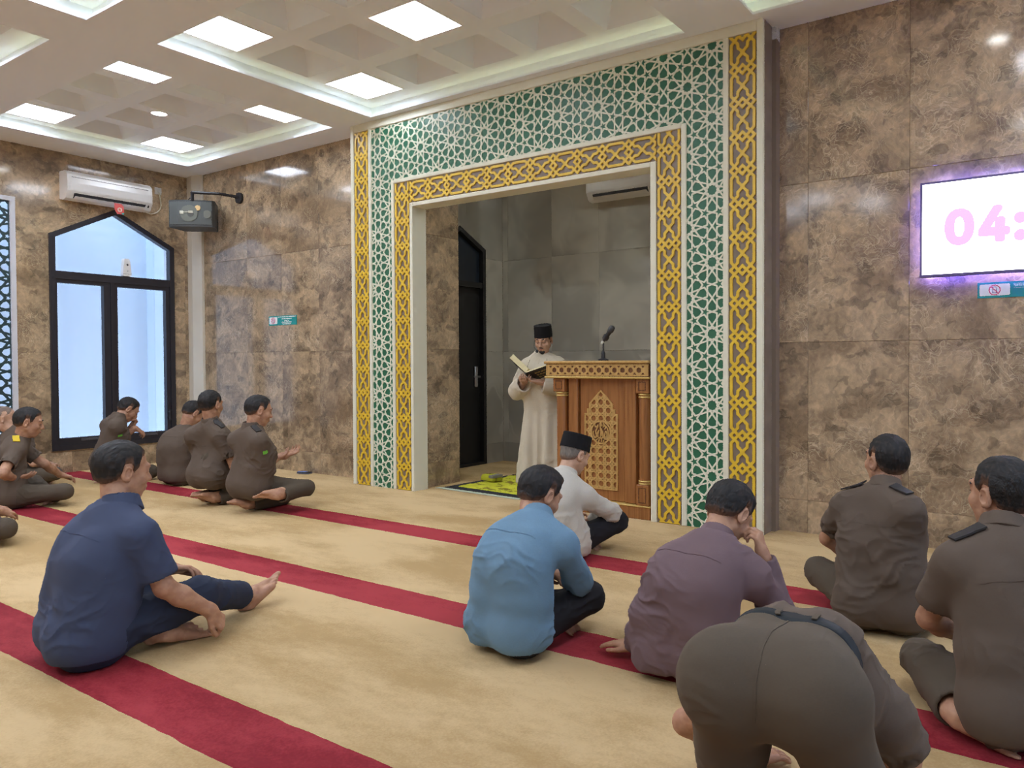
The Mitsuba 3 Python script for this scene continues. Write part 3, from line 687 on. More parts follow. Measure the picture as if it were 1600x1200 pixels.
# two caption lines, washed out by the screen's own light: only strokes are left of them
def strokes(x, z, n, h, col, seed):
    r_ = random.Random(seed); b_ = []
    for i in range(n):
        b_.append(sbox(x, z, x + 0.004, z + h * r_.uniform(.6, 1))); x += r_.uniform(.010, .016)
        if r_.random() < .12: x += 0.02
    put('caption', on_front(extrude(unary_union(b_), 0.0005), YW - 0.1266), 'screen_off', k, kind='stuff', emitter=glow(col))
strokes(-0.83, 2.40, 60, 0.036, [0.58, 0.62, 0.62], 5)
strokes(-0.72, 1.965, 52, 0.028, [0.6, 0.6, 0.6], 6)
st = sbox(TX0 + 0.02, TZ0 + 0.02, TX1 - 0.02, TZ1 - 0.02)
put('bloom_strip', on_front(extrude(st.difference(st.buffer(-0.015, join_style=2)), 0.003), YW - 0.0765), 'screen_off', k, label='added violet glow strip behind the screen standing in for bloom', emitter=glow([20.0, 17.0, 150.0]))  # hidden emitter added to throw the violet bloom halo onto the wall

# ------------------------------------------------------------------ pulpit
def wood_fn(a, b, sc=1.0):
    def f(p, n, uv):
        w_ = mikit.fbm(p.x * 4, p.y * 4, p.z * 0.8) * 3
        g_ = mikit.fbm(p.x * 55 * sc + w_, p.y * 55 * sc, p.z * 2.2, octaves=3)
        return mikit.mix(a, b, mikit.smoothstep(.25, .75, g_))
    return f
mat('wood', P(wood_fn((0.235, 0.090, 0.026), (0.33, 0.140, 0.045))), 0.28, 0.5)
mat('wood_dark', P(wood_fn((0.10, 0.038, 0.014), (0.15, 0.06, 0.02))), 0.35, 0.5)
mat('wood_gold', P(wood_fn((0.42, 0.245, 0.075), (0.52, 0.32, 0.11))), 0.35, 0.5)
mat('gilt', (0.60, 0.43, 0.14), 0.28, 0.5, 0.3)
k = thing('pulpit', 'brown wooden pulpit with carved gold lattice and two columns', 'pulpit')
PX0, PX1, PY = -3.935, -2.965, 5.505
put('base', cbox(PX0 - 0.015, PX1 + 0.012, PY - 0.005, 6.12, 0, 0.10, 0.004), 'wood', k)
put('gilt_line', cbox(PX0 - 0.02, PX1 + 0.016, PY - 0.010, 6.125, 0.10, 0.112, 0.003), 'gilt', k)
put('body', cbox(PX0 + 0.05, PX1 - 0.05, PY + 0.085, 6.08, 0.112, 1.165), 'wood', k)
put('back_panel', cbox(PX0 + 0.02, PX1 - 0.02, PY + 0.115, 6.09, 0.112, 1.165), 'wood_dark', k)
put('front_panel', cbox(-3.682, -3.225, PY + 0.062, PY + 0.09, 0.115, 1.165, 0.004), 'wood', k)
for a, b in ((-3.790, -3.694), (-3.216, -3.108)):
    put('pilaster', cbox(a, b, PY + 0.035, PY + 0.10, 0.115, 1.165, 0.006), 'wood', k)
for a, b in ((PX0 + 0.004, PX0 + 0.125), (PX1 - 0.125, PX1 - 0.004)):
    c, hw = (a + b) / 2, (b - a) / 2
    for z0, z1, nm in ((0.112, 0.285, 'plinth'), (1.045, 1.165, 'capital')):
        put(nm, cbox(a, b, PY, PY + 2 * hw, z0, z1, 0.005), 'wood', k)
        o = sbox(c - hw * .58, z0 + .022, c + hw * .58, z1 - .022)
        put('inlay', on_front(extrude(o.difference(o.buffer(-0.007, join_style=2)), 0.003), PY), 'wood_dark', k)
    put('column', lathe([[0, .285], [.052, .285], [.050, .34], [.0495, 1.0], [.049, 1.045], [0, 1.045]], 36, (c, PY + hw, 0)), 'wood', k, smooth=40)
    for z in (.285, .305, 1.005, 1.027):
        put('gilt_ring', lathe([[.050, z], [.058, z + .003], [.060, z + .008], [.058, z + .013], [.050, z + .016]], 36, (c, PY + hw, 0)), 'gilt', k, smooth=40)
BX0, BX1 = -3.990, -2.958
put('gilt_ledge', cbox(BX0 - 0.012, BX1 + 0.010, PY - 0.035, 6.14, 1.165, 1.183, 0.005), 'gilt', k)
put('band', cbox(BX0, BX1, PY - 0.015, 6.12, 1.183, 1.292), 'wood_dark', k)
bandp = sbox(BX0, 1.188, BX1, 1.287)
cut = []
nb = 12; bl = (BX1 - BX0 - 0.10) / nb
for i in range(nb):
    cx = BX0 + 0.05 + (i + .5) * bl; cz = 1.2375
    cut.append(Polygon([(cx + .0245 * math.cos(math.radians(60 * q + 30)), cz + .0245 * math.sin(math.radians(60 * q + 30))) for q in range(6)]))
    for s_ in (-1, 1):
        ex = cx + s_ * bl / 2
        for v in (-1, 1):
            t3 = Polygon([(ex - .017, cz + v * .037), (ex + .017, cz + v * .037), (ex, cz + v * .016)])
            cut.append(t3)
for ex, s_ in ((BX0 + .05, 1), (BX1 - .05, -1)): pass
put('band_lattice', on_front(extrude(bandp.difference(unary_union(cut)), 0.010), PY - 0.012), 'wood_gold', k)
m = cbox(BX0, BX0 + 0.01, PY - 0.02, 6.12, 1.188, 1.287); put('band_end', m, 'wood_gold', k)
put('top_board', cbox(BX0 - 0.018, BX1 + 0.006, PY - 0.04, 6.15, 1.292, 1.318, 0.008), 'wood_gold', k)
# pointed lattice with the calligraphy medallion
cx = -3.462
out = Polygon([(cx - .168, .205), (cx + .168, .205), (cx + .168, .862), (cx + .142, .862), (cx + .142, .902), (cx + .122, .902), (cx + .122, .945), (cx, 1.068), (cx - .122, .945), (cx - .122, .902), (cx - .142, .902), (cx - .142, .862), (cx - .168, .862)])
MZ = .700; MR = .104
holes_ = []
pc = .0745
for i in range(-3, 4):
    for j in range(-2, 14):
        hx, hz = cx + i * pc, .205 + .05 + j * .0705
        holes_.append(Polygon([(hx + r_ * math.cos(math.radians(22.5 * q)), hz + r_ * math.sin(math.radians(22.5 * q))) for q in range(16) for r_ in [.0255 if q % 2 == 0 else .0222]]))
        for dx, dz in ((.5, .25), (.5, -.25), (.25, .5), (-.25, .5)):
            px, pz = hx + dx * pc, hz + dz * .0705
            s_ = .0058
            holes_.append(Polygon([(px - s_, pz), (px, pz - s_), (px + s_, pz), (px, pz + s_)]))
inn = out.buffer(-0.014, join_style=2)
lat = out.difference(unary_union(holes_).intersection(inn)).union(Point(cx, MZ).buffer(MR)).difference(Point(cx, MZ).buffer(MR - .014))
put('lattice', on_front(extrude(lat, 0.012), PY + 0.062), 'wood_gold', k)
put('medallion_ground', on_front(extrude(Point(cx, MZ).buffer(MR - .013), 0.003), PY + 0.062), 'wood_dark', k)
# calligraphy strokes, in units of the medallion radius
S = [[(-.05, .88), (-.04, .3), (-.03, -.35), (-.10, -.52)], [(.06, .90), (.07, .55), (.12, .62)], [(.18, .10), (.20, -.25), (.16, -.48), (.03, -.50)], [(-.10, -.50), (-.24, -.48), (-.30, -.2), (-.22, .12)],
     [(-.30, .55), (-.42, .25), (-.52, -.02), (-.42, -.32), (-.55, -.50), (-.70, -.36), (-.74, .05)], [(-.30, .60), (-.50, .42), (-.62, .60)], [(-.22, .10), (-.40, -.15), (-.46, -.42)],
     [(.40, -.20), (.52, .08), (.62, -.20), (.55, -.42), (.42, -.40), (.40, -.20)], [(.22, -.05), (.28, -.40), (.45, -.58), (.70, -.45), (.74, .0), (.62, .40), (.50, .52)], [(.35, .62), (.44, .35), (.38, .28)], [(.24, .80), (.30, .55), (.22, .45)],
     [(.06, -.62), (.05, -.80)], [(-.18, -.66), (-.24, -.86)], [(-.36, -.60), (-.50, -.72)], [(.28, -.66), (.22, -.84)], [(.02, .30), (.10, .05), (.12, -.30)]]
g = unary_union([LineString(spline(np.array(s_), 14) if len(s_) > 2 else s_).buffer(.052, quad_segs=3) for s_ in S])
g = affinity.translate(affinity.scale(g, MR * .98, MR * .98, origin=(0, 0)), cx, MZ).intersection(Point(cx, MZ).buffer(MR - .012))
put('calligraphy', on_front(extrude(g, 0.010), PY + 0.060), 'wood_gold', k)

# microphone on the pulpit
k = thing('microphone', 'black gooseneck microphone standing on the pulpit top', 'microphone')
m0 = np.array([-3.462, 5.60, 1.318])
put('stand', cat_meshes([lathe([[0, 0], [.045, 0], [.045, .012], [.018, .02], [.017, .06], [.010, .085], [0, .085]], 24, m0), tube(spline([m0 + [0, 0, .08], m0 + [.0, 0, .12], m0 + [.004, 0, .16], m0 + [.02, .0, .185]], 14), .007, 8)]), 'black_metal', k, smooth=40)
a_, b_ = m0 + [-.008, 0, .155], m0 + [.085, .012, .285]
r_, f_, u_ = frame_from(b_ - a_, (0, 1, 0))
def along(m):
    M = np.eye(4); M[:3, 0], M[:3, 1], M[:3, 2], M[:3, 3] = r_, u_ * -1, f_, a_
    if np.linalg.det(M[:3, :3]) < 0: M[:3, 1] *= -1
    m = m.copy(); m.apply_transform(M); return m
put('handle', along(lathe([[0, .02], [.014, .02], [.019, .09], [.021, .115], [0, .115]], 24)), 'black_plastic', k, smooth=40)
put('clip', along(cat_meshes([lathe([[.016, .035], [.026, .035], [.028, .075], [.020, .075]], 20)])), 'black_metal', k, smooth=40)
put('end_cap', along(lathe([[0, -.012], [.011, -.010], [.014, .0], [.014, .02], [0, .02]], 20)), mat('cap_pale', (0.55, 0.57, 0.50), 0.4), k, smooth=40)
put('head', along(lathe([[0, .115], [.021, .115], [.027, .125], [.027, .15], [.022, .168], [.010, .177], [0, .179]], 24)), mat('mic_mesh', (0.035, 0.035, 0.037), 0.55), k, smooth=40)

# air conditioner on the back wall of the niche
build_split_unit('white split air conditioner high on the grey niche wall behind the pulpit', 0.90, Rz(0, (-4.955, NY1 - 0.002, 3.225)))

# ------------------------------------------------------------------ prayer rug and phone
def rug_mesh(cs, nx, ny, amp, th, seed, z0=0.001):
    u, v = np.meshgrid(np.linspace(0, 1, nx), np.linspace(0, 1, ny), indexing='ij')
    c = np.array(cs, float)
    xy = ((1 - u) * (1 - v))[..., None] * c[0] + (u * (1 - v))[..., None] * c[1] + (u * v)[..., None] * c[2] + ((1 - u) * v)[..., None] * c[3]
    q = np.dstack([xy, np.zeros_like(u)]).reshape(-1, 3)
    z = amp * np.clip(meshkit.fbm(q * 5.5, 3, seed) - 0.42, 0, 1) * 3 + th
    z = z.reshape(nx, ny)
    z[0, :] = z[-1, :] = th * .7; z[:, 0] = z[:, -1] = th * .7
    top = np.dstack([xy, z]).reshape(-1, 3)
    bot = np.dstack([xy, np.full_like(z, z0)]).reshape(-1, 3)
    n = nx * ny
    f = []
    I = lambda i, j: i * ny + j
    for i in range(nx - 1):
        for j in range(ny - 1):
            a, b, c_, d = I(i, j), I(i + 1, j), I(i + 1, j + 1), I(i, j + 1)
            f += [[a, b, c_], [a, c_, d], [n + a, n + c_, n + b], [n + a, n + d, n + c_]]
    e = [I(i, 0) for i in range(nx)] + [I(nx - 1, j) for j in range(1, ny)] + [I(i, ny - 1) for i in range(nx - 2, -1, -1)] + [I(0, j) for j in range(ny - 2, 0, -1)]
    for a, b in zip(e, e[1:] + e[:1]): f += [[a, n + a, b], [b, n + a, n + b]]
    return trimesh.Trimesh(np.vstack([top, bot]), np.array(f), process=False)
mat('rug_border', P(lambda p, n, uv: mikit.mix((0.012, 0.014, 0.022), (0.05, 0.05, 0.045), mikit.fbm(p.x * 40, p.y * 40))), 0.9, 0.1)
mat('rug_fringe', (0.40, 0.44, 0.34), 0.9, 0.1)
mat('rug_yellow', P(lambda p, n, uv: mikit.mix(mikit.mix((0.40, 0.40, 0.03), (0.60, 0.60, 0.06), mikit.fbm(p.x * 9, p.y * 9, p.z * 9, octaves=4)), (0.20, 0.16, 0.03), mikit.smoothstep(.60, .68, mikit.fbm(p.x * 13 + 5, p.y * 22, 2.0, octaves=3)))), 0.9, 0.1)
k = thing('prayer_rug', 'rumpled yellow prayer rug with a black border at the feet of the standing man', 'rug')
put('border', rug_mesh([(-5.56, 5.80), (-4.45, 5.72), (-4.40, 6.86), (-5.50, 6.92)], 40, 40, 0.0, 0.008, 4), 'rug_border', k, smooth=True)
put('field', rug_mesh([(-5.44, 5.90), (-4.52, 5.83), (-4.48, 6.78), (-5.42, 6.84)], 60, 60, 0.014, 0.011, 9, 0.0085), 'rug_yellow', k, smooth=True)
put('fringe', rug_mesh([(-5.62, 5.74), (-4.45, 5.66), (-4.45, 5.72), (-5.60, 5.80)], 40, 4, 0.0, 0.006, 4), 'rug_fringe', k)
k = thing('folded_cloth', 'small folded yellow and grey cloth lying on the prayer rug', 'cloth')
cm = [cbox(-5.40, -5.26, 6.25, 6.36, 0.0, 0.05, 0.02)]
put('cloth', rug_mesh([(-5.44, 6.26), (-5.24, 6.22), (-5.22, 6.36), (-5.42, 6.40)], 14, 12, 0.0, 0.095, 2, 0.032), 'rug_yellow', k, smooth=True)
put('stripe', rug_mesh([(-5.30, 6.225), (-5.235, 6.215), (-5.215, 6.362), (-5.29, 6.372)], 6, 10, 0.0, 0.098, 2, 0.095), mat('cloth_grey', (0.22, 0.21, 0.18), 0.8), k)
k = thing('mobile_phone', 'blue mobile phone lying on the carpet by the marble wall left of the portal', 'phone')
def Rp(m): m.apply_transform(Rz(12, (-7.66, 5.655, 0.0))); return m
put('body', Rp(cbox(-0.08, 0.08, -0.04, 0.04, 0.012, 0.024, 0.004)), 'black_plastic', k)
put('back_cover', Rp(cbox(-0.075, 0.03, -0.037, 0.037, 0.022, 0.0265, 0.002)), mat('phone_blue', (0.10, 0.20, 0.50), 0.2), k)
put('lens', Rp(cbox(-0.068, -0.045, 0.008, 0.030, 0.026, 0.028, 0.001)), 'dark_slot', k)
put('case', Rp(cbox(-0.083, 0.083, -0.043, 0.043, 0.0, 0.014, 0.005)), mat('phone_case', (0.10, 0.10, 0.12), 0.4), k)

# ceiling lamps of the niche, above and behind its header
for x in (-5.3, -3.7):
    k = thing('niche_light', 'round ceiling light hidden behind the portal header', 'ceiling light', 'round niche ceiling lights')
    put('ring', lathe([[0.11, 0.0], [0.13, 0.0], [0.128, -0.014], [0.11, -0.014], [0.11, 0.0]], 32, (x, 6.75, NZ)), 'white_plastic', k, smooth=40)
    put('lamp', lathe([[0.0, -0.010], [0.11, -0.010]], 32, (x, 6.75, NZ)), 'panel_diffuser', k, emitter=glow([46.0, 48.0, 45.0]))

# ------------------------------------------------------------------ people: signed distance fields turned into meshes
def V(*a): return np.array(a, float)

class Sdf:
    """A list of rounded primitives, joined smoothly, sampled on a grid that is fine only inside the given zones."""
    def __init__(self): self.ops = []
    def cone(self, a, b, ra, rb=None, k=0.02, cut=None, op='u'):
        self.ops.append(('c', np.array(a, float), np.array(b, float), ra, ra if rb is None else rb, k, cut, op)); return self
    def ball(self, c, r, k=0.02, op='u'): return self.cone(c, V(*c) + [0, 0, 1e-4], r, r, k, None, op)
    def ell(self, c, F, r, k=0.02, cut=None, op='u'):
        self.ops.append(('e', np.array(c, float), np.array(F, float), np.array(r, float), None, k, cut, op)); return self
    def bounds(self):
        lo, hi = [], []
        for o in self.ops:
            if o[7] != 'u': continue
            if o[0] == 'c':
                r = max(o[3], o[4]); lo.append(np.minimum(o[1], o[2]) - r); hi.append(np.maximum(o[1], o[2]) + r)
            else:
                r = np.sqrt(((o[2] * o[3][:, None]) ** 2).sum(0)); lo.append(o[1] - r); hi.append(o[1] + r)
        return np.min(lo, 0) - 0.03, np.max(hi, 0) + 0.03
    def sample(self, xs, ys, zs):
        D = np.full((len(xs), len(ys), len(zs)), 0.12, np.float32)
        ax = [xs, ys, zs]
        for o in self.ops:
            kind, k, cut, op = o[0], o[5], o[6], o[7]
            m = k + 0.035
            if kind == 'c':
                r = max(o[3], o[4]); lo, hi = np.minimum(o[1], o[2]) - r - m, np.maximum(o[1], o[2]) + r + m
            else:
                r = np.sqrt(((o[2] * o[3][:, None]) ** 2).sum(0)); lo, hi = o[1] - r - m, o[1] + r + m
            sl = tuple(slice(int(np.searchsorted(a, l)), int(np.searchsorted(a, h))) for a, l, h in zip(ax, lo, hi))
            X, Y, Z = xs[sl[0]], ys[sl[1]], zs[sl[2]]
            if min(len(X), len(Y), len(Z)) == 0: continue
            X, Y, Z = (X.astype(np.float32)[:, None, None], Y.astype(np.float32)[None, :, None], Z.astype(np.float32)[None, None, :])
            if kind == 'c':
                a, b = o[1], o[2]; ba = b - a; l2 = float(ba @ ba)
                px, py, pz = X - np.float32(a[0]), Y - np.float32(a[1]), Z - np.float32(a[2])
                y = px * np.float32(ba[0]) + py * np.float32(ba[1]) + pz * np.float32(ba[2])
                t = np.clip(y / np.float32(l2), 0, 1)
                q = px * px + py * py + pz * pz - 2 * t * y + t * t * np.float32(l2)
                d = np.sqrt(np.maximum(q, 0)) - (np.float32(o[3]) + np.float32(o[4] - o[3]) * t)
            else:
                c, F, r = o[1], o[2], o[3]
                px, py, pz = X - np.float32(c[0]), Y - np.float32(c[1]), Z - np.float32(c[2])
                k0 = 0; k1 = 0
                for i in range(3):
                    l = px * np.float32(F[i, 0]) + py * np.float32(F[i, 1]) + pz * np.float32(F[i, 2])
                    k0 = k0 + (l / np.float32(r[i])) ** 2; k1 = k1 + (l / np.float32(r[i] ** 2)) ** 2
                k0 = np.sqrt(k0); d = k0 * (k0 - 1) / np.maximum(np.sqrt(k1), 1e-6)
            for cp in (cut or []):
                if callable(cp): d = np.maximum(d, cp(px, py, pz)); continue
                p, n = cp
                d = np.maximum(d, (X - np.float32(p[0])) * np.float32(n[0]) + (Y - np.float32(p[1])) * np.float32(n[1]) + (Z - np.float32(p[2])) * np.float32(n[2]))
            A = D[sl]
            if op == 'u':
                if k > 0:
                    h = np.maximum(np.float32(k) - np.abs(A - d), 0) / np.float32(k); D[sl] = np.minimum(A, d) - h * h * np.float32(k * 0.25)
                else: D[sl] = np.minimum(A, d)
            else:                      # smooth subtraction
                d = -d
                if k > 0:
                    h = np.maximum(np.float32(k) - np.abs(A - d), 0) / np.float32(k); D[sl] = np.maximum(A, d) + h * h * np.float32(k * 0.25)
                else: D[sl] = np.maximum(A, d)
        return D
    def mesh(self, coarse, zones=(), floor=None):
        lo, hi = self.bounds()
        if floor is not None: lo[2] = max(lo[2], floor - 0.03)
        axes = []
        for i in range(3):
            iv = sorted((max(z[0][i], lo[i]), min(z[1][i], hi[i]), z[2]) for z in zones if z[1][i] > lo[i] and z[0][i] < hi[i])
            pts, x = [], lo[i]
            while x < hi[i]:
                pts.append(x)
                st = coarse
                for a, b, f in iv:
                    if a - coarse <= x < b: st = min(st, f if x >= a else max(f, min(coarse, a - x if a - x > f else f)))
                x += st
            pts.append(hi[i]); axes.append(np.array(pts))
        D = self.sample(*axes)
        if floor is not None: D = np.maximum(D, (floor - axes[2].astype(np.float32))[None, None, :])
        return surface_nets(D, *axes)

def surface_nets(D, xs, ys, zs):
    D[0], D[-1], D[:, 0], D[:, -1], D[:, :, 0], D[:, :, -1] = 1, 1, 1, 1, 1, 1
    S = D < 0
    cnt = np.zeros(tuple(n - 1 for n in D.shape), np.int8)
    for i in (0, 1):
        for j in (0, 1):
            for k in (0, 1):
                cnt += S[i:D.shape[0] - 1 + i, j:D.shape[1] - 1 + j, k:D.shape[2] - 1 + k]
    act = (cnt > 0) & (cnt < 8)
    idx = np.argwhere(act)
    ids = np.full(act.shape, -1, np.int64); ids[act] = np.arange(len(idx))
    I, J, K = idx.T
    ax = [xs, ys, zs]
    off = [(a, b, c) for a in (0, 1) for b in (0, 1) for c in (0, 1)]
    val = {o: D[I + o[0], J + o[1], K + o[2]].astype(float) for o in off}
    pos = [[ax[d][idx[:, d]], ax[d][idx[:, d] + 1]] for d in range(3)]
    acc = np.zeros((len(idx), 3)); n = np.zeros(len(idx))
    for o in off:
        for d in range(3):
            if o[d]: continue
            p = list(o); p[d] = 1; p = tuple(p)
            a, b = val[o], val[p]
            c = (a < 0) != (b < 0)
            t = np.where(c, a / np.where(c, a - b, 1), 0)
            q = np.stack([pos[e][o[e]] + (t * (pos[e][1] - pos[e][0]) if e == d else 0) for e in range(3)], 1)
            acc += q * c[:, None]; n += c
    v = acc / n[:, None]
    faces = []
    for d in range(3):
        e, f = (d + 1) % 3, (d + 2) % 3
        sl0 = [slice(None)] * 3; sl1 = [slice(None)] * 3
        sl0[d], sl1[d] = slice(0, -1), slice(1, None)
        A, B = S[tuple(sl0)], S[tuple(sl1)]
        ch = np.argwhere(A != B)
        ok = (ch[:, e] > 0) & (ch[:, f] > 0) & (ch[:, e] < D.shape[e] - 1) & (ch[:, f] < D.shape[f] - 1)
        ch = ch[ok]
        def cell(de, df):
            c = ch.copy(); c[:, e] -= de; c[:, f] -= df
            return ids[c[:, 0], c[:, 1], c[:, 2]]
        q = np.stack([cell(1, 1), cell(0, 1), cell(0, 0), cell(1, 0)], 1)
        inside = A[ch[:, 0], ch[:, 1], ch[:, 2]]
        q = np.where(inside[:, None], q, q[:, ::-1])
        faces.append(q)
    q = np.concatenate(faces)
    q = q[(q >= 0).all(1)]
    return v, np.vstack([q[:, [0, 1, 2]], q[:, [0, 2, 3]]])

def vnormals(v, f):
    n = np.zeros_like(v); fn = np.cross(v[f[:, 1]] - v[f[:, 0]], v[f[:, 2]] - v[f[:, 0]])
    for k in range(3): np.add.at(n, f[:, k], fn)
    return n / np.maximum(np.linalg.norm(n, axis=1, keepdims=True), 1e-12)

def relax(v, f, it=2, lam=0.5):
    e = np.vstack([f[:, [0, 1]], f[:, [1, 2]], f[:, [2, 0]]])
    for _ in range(it):
        s_ = np.zeros_like(v); c = np.zeros(len(v))
        np.add.at(s_, e[:, 0], v[e[:, 1]]); np.add.at(c, e[:, 0], 1)
        v = v + lam * (s_ / np.maximum(c, 1)[:, None] - v)
    return v

def creases(m, amp, seed, up=(0, 0, 1), scale=1.0, floor=0.004):
    """Cloth folds: soft billows plus sharp ridges that run mostly across the body."""
    v, f = m
    v = relax(v, f, 2)
    n = vnormals(v, f)
    r, fw, u = frame_from((0.2, 1, 0), up)
    q = np.stack([v @ r, v @ fw, v @ u], 1) * scale
    w = (np.stack([meshkit.fbm(q * 4.5, 2, seed + 11), meshkit.fbm(q * 4.5 + 7, 2, seed + 12), meshkit.fbm(q * 4.5 + 3, 2, seed + 13)], 1) - .5)
    a = meshkit.fbm(q * 7, 3, seed) - .5
    g = meshkit.noise(q * [5.0, 5.0, 12.0] + w * 5.0, seed + 3)
    ridge = (1 - np.abs(2 * g - 1)) ** 4
    g2 = meshkit.noise(q * [9.0, 9.0, 17.0] + w * 6.0 + 5, seed + 5)
    ridge2 = (1 - np.abs(2 * g2 - 1)) ** 5
    gate = np.clip((meshkit.noise(q * 4.0, seed + 9) - .38) * 3, 0, 1)
    v = v + n * (amp * (0.8 * a + 0.85 * ridge * gate + 0.45 * ridge2 * gate))[:, None]
    v[:, 2] = np.maximum(v[:, 2], floor)
    return v, f

def unit(a): a = np.array(a, float); return a / np.linalg.norm(a)
def dirv(yaw, pitch=0.0):
    y, p = math.radians(yaw), math.radians(pitch)
    return V(-math.sin(y) * math.cos(p), math.cos(y) * math.cos(p), -math.sin(p))

def head_prims(S, H, F, s, neck_from, beard=False):
    """F rows: right, forward, up of the head; H its centre between the ears."""
    g = lambda x, y, z: H + s * (x * F[0] + y * F[1] + z * F[2])
    S.cone(neck_from, g(0, -.018, -.05), .060 * s, .054 * s, .03)
    S.ell(g(0, -.010, .036), F, V(.077, .098, .088) * s, .02)
    S.ell(g(0, .036, -.030), F, V(.062, .062, .084) * s, .03)
    S.cone(g(0, .062, -.088), g(0, .066, -.084), .024 * s, .022 * s, .02)
    for q in (-1, 1):
        S.cone(g(q * .052, .004, -.045), g(q * .014, .060, -.090), .019 * s, .017 * s, .02)
        S.ball(g(q * .040, .062, -.022), .026 * s, .02)
        S.ball(g(q * .033, .088, .012), .0185 * s, .010, 's')
        S.ball(g(q * .033, .0775, .012), .0152 * s, .004)
        S.ball(g(q * .0125, .100, -.027), .0095 * s, .006)
    S.cone(g(-.040, .082, .034), g(.040, .082, .034), .012 * s, .012 * s, .012)
    S.cone(g(0, .089, .018), g(0, .111, -.022), .0085 * s, .0125 * s, .010)
    S.cone(g(-.018, .093, -.053), g(.018, .093, -.053), .0080 * s, .0080 * s, .006)
    S.cone(g(-.015, .090, -.066), g(.015, .090, -.066), .0085 * s, .0085 * s, .006)
    for q in (-1, 1):
        ef = np.array([F[0] * 1.0, unit(F[1] + q * 0 * F[0] - .15 * F[2]), unit(F[2] + .15 * F[1])])
        o = unit(F[0] * q * .9 - F[1] * .5)
        EF = np.array([o, np.cross(ef[2], o), ef[2]])
        S.ell(g(q * .083, -.012, .000), EF, V(.008, .020, .034) * s, .006)
        S.ell(g(q * .089, -.008, .003), EF, V(.006, .011, .021) * s, .003, None, 's')
        S.ball(g(q * .080, -.002, -.026), .009 * s, .005)

HAIRLINE = [(-.13, -.062), (-.07, -.058), (-.030, -.030), (-.022, .030), (.006, .034), (.014, -.006), (.036, .004), (.046, .055), (.080, .078), (.13, .085)]
def hair_mesh(H, F, s, thick=0.009, line=0.0, top=0.0, seed=1, res=0.005, tone=(.009, .0088, .0095), skin=(.40, .215, .135)):
    xsn, ysn = np.array([p[0] for p in HAIRLINE]), np.array([p[1] for p in HAIRLINE])
    S = Sdf()
    g = lambda x, y, z: H + s * (x * F[0] + y * F[1] + z * F[2])
    R = F.astype(np.float32)
    c0 = g(0, -.011, .037)
    def cut(px, py, pz):
        ly = (px * R[1, 0] + py * R[1, 1] + pz * R[1, 2]) / np.float32(s) - np.float32(.011)
        lz = (px * R[2, 0] + py * R[2, 1] + pz * R[2, 2]) / np.float32(s) + np.float32(.037)
        return ((np.interp(ly, xsn, ysn).astype(np.float32) + np.float32(line)) - lz) * np.float32(.8 * s)
    S.ell(c0, F, V(.077 + thick, .098 + thick, .088 + thick) * s, .0, [cut])
    S.ell(g(0, -.033, -.020), F, V(.064 + thick * .5, .060 + thick * .5, .052) * s, .02, [lambda px, py, pz: cut(px + np.float32((g(0, -.033, -.02) - c0)[0]), py + np.float32((g(0, -.033, -.02) - c0)[1]), pz + np.float32((g(0, -.033, -.02) - c0)[2]))])
    if top > 0: S.ell(g(0, .012, .080), F, V(.066, .085, .042 + top) * s, .02)
    v, f = S.mesh(res)
    v = relax(v, f, 2)
    n = vnormals(v, f)
    q = (v - H) @ F.T / s
    jag = meshkit.noise(np.stack([q[:, 0] * 140, q[:, 1] * 140, q[:, 2] * 30], 1), seed + 6) - .5
    above = q[:, 2] - (np.interp(q[:, 1], xsn, ysn) + line) + .012 * jag
    fade = np.clip(above / .036, 0, 1); fade = fade * fade * (3 - 2 * fade)
    hf = np.abs(q[:, 0]) > .05
    v = v - n * (s * (1 - fade) * (thick + .0015))[:, None]
    st = meshkit.noise(np.stack([q[:, 0] * 130, q[:, 1] * 26 + q[:, 2] * 14, q[:, 2] * 36], 1), seed) - .5
    lump = meshkit.fbm(q * 22, 2, seed + 2) - .5
    tuft = meshkit.noise(np.stack([q[:, 0] * 95, q[:, 1] * 22 + 4 * meshkit.noise(q * 30, seed + 8), q[:, 2] * 30], 1), seed + 7) - .5
    v = v + n * (s * fade * (.0030 * st + (.0040 + .14 * top) * tuft + (.003 + .10 * top) * lump))[:, None]
    cf = np.clip((above - .004) / .040, 0, 1)
    cf = np.clip(cf + .25 * jag, 0, 1)[:, None]
    streak = (.7 + .6 * meshkit.noise(np.stack([q[:, 0] * 230, q[:, 1] * 40, q[:, 2] * 60], 1), seed + 9))[:, None]
    col = np.array(skin) * .42 * (1 - cf) + np.array(tone) * streak * cf
    return v, f, col


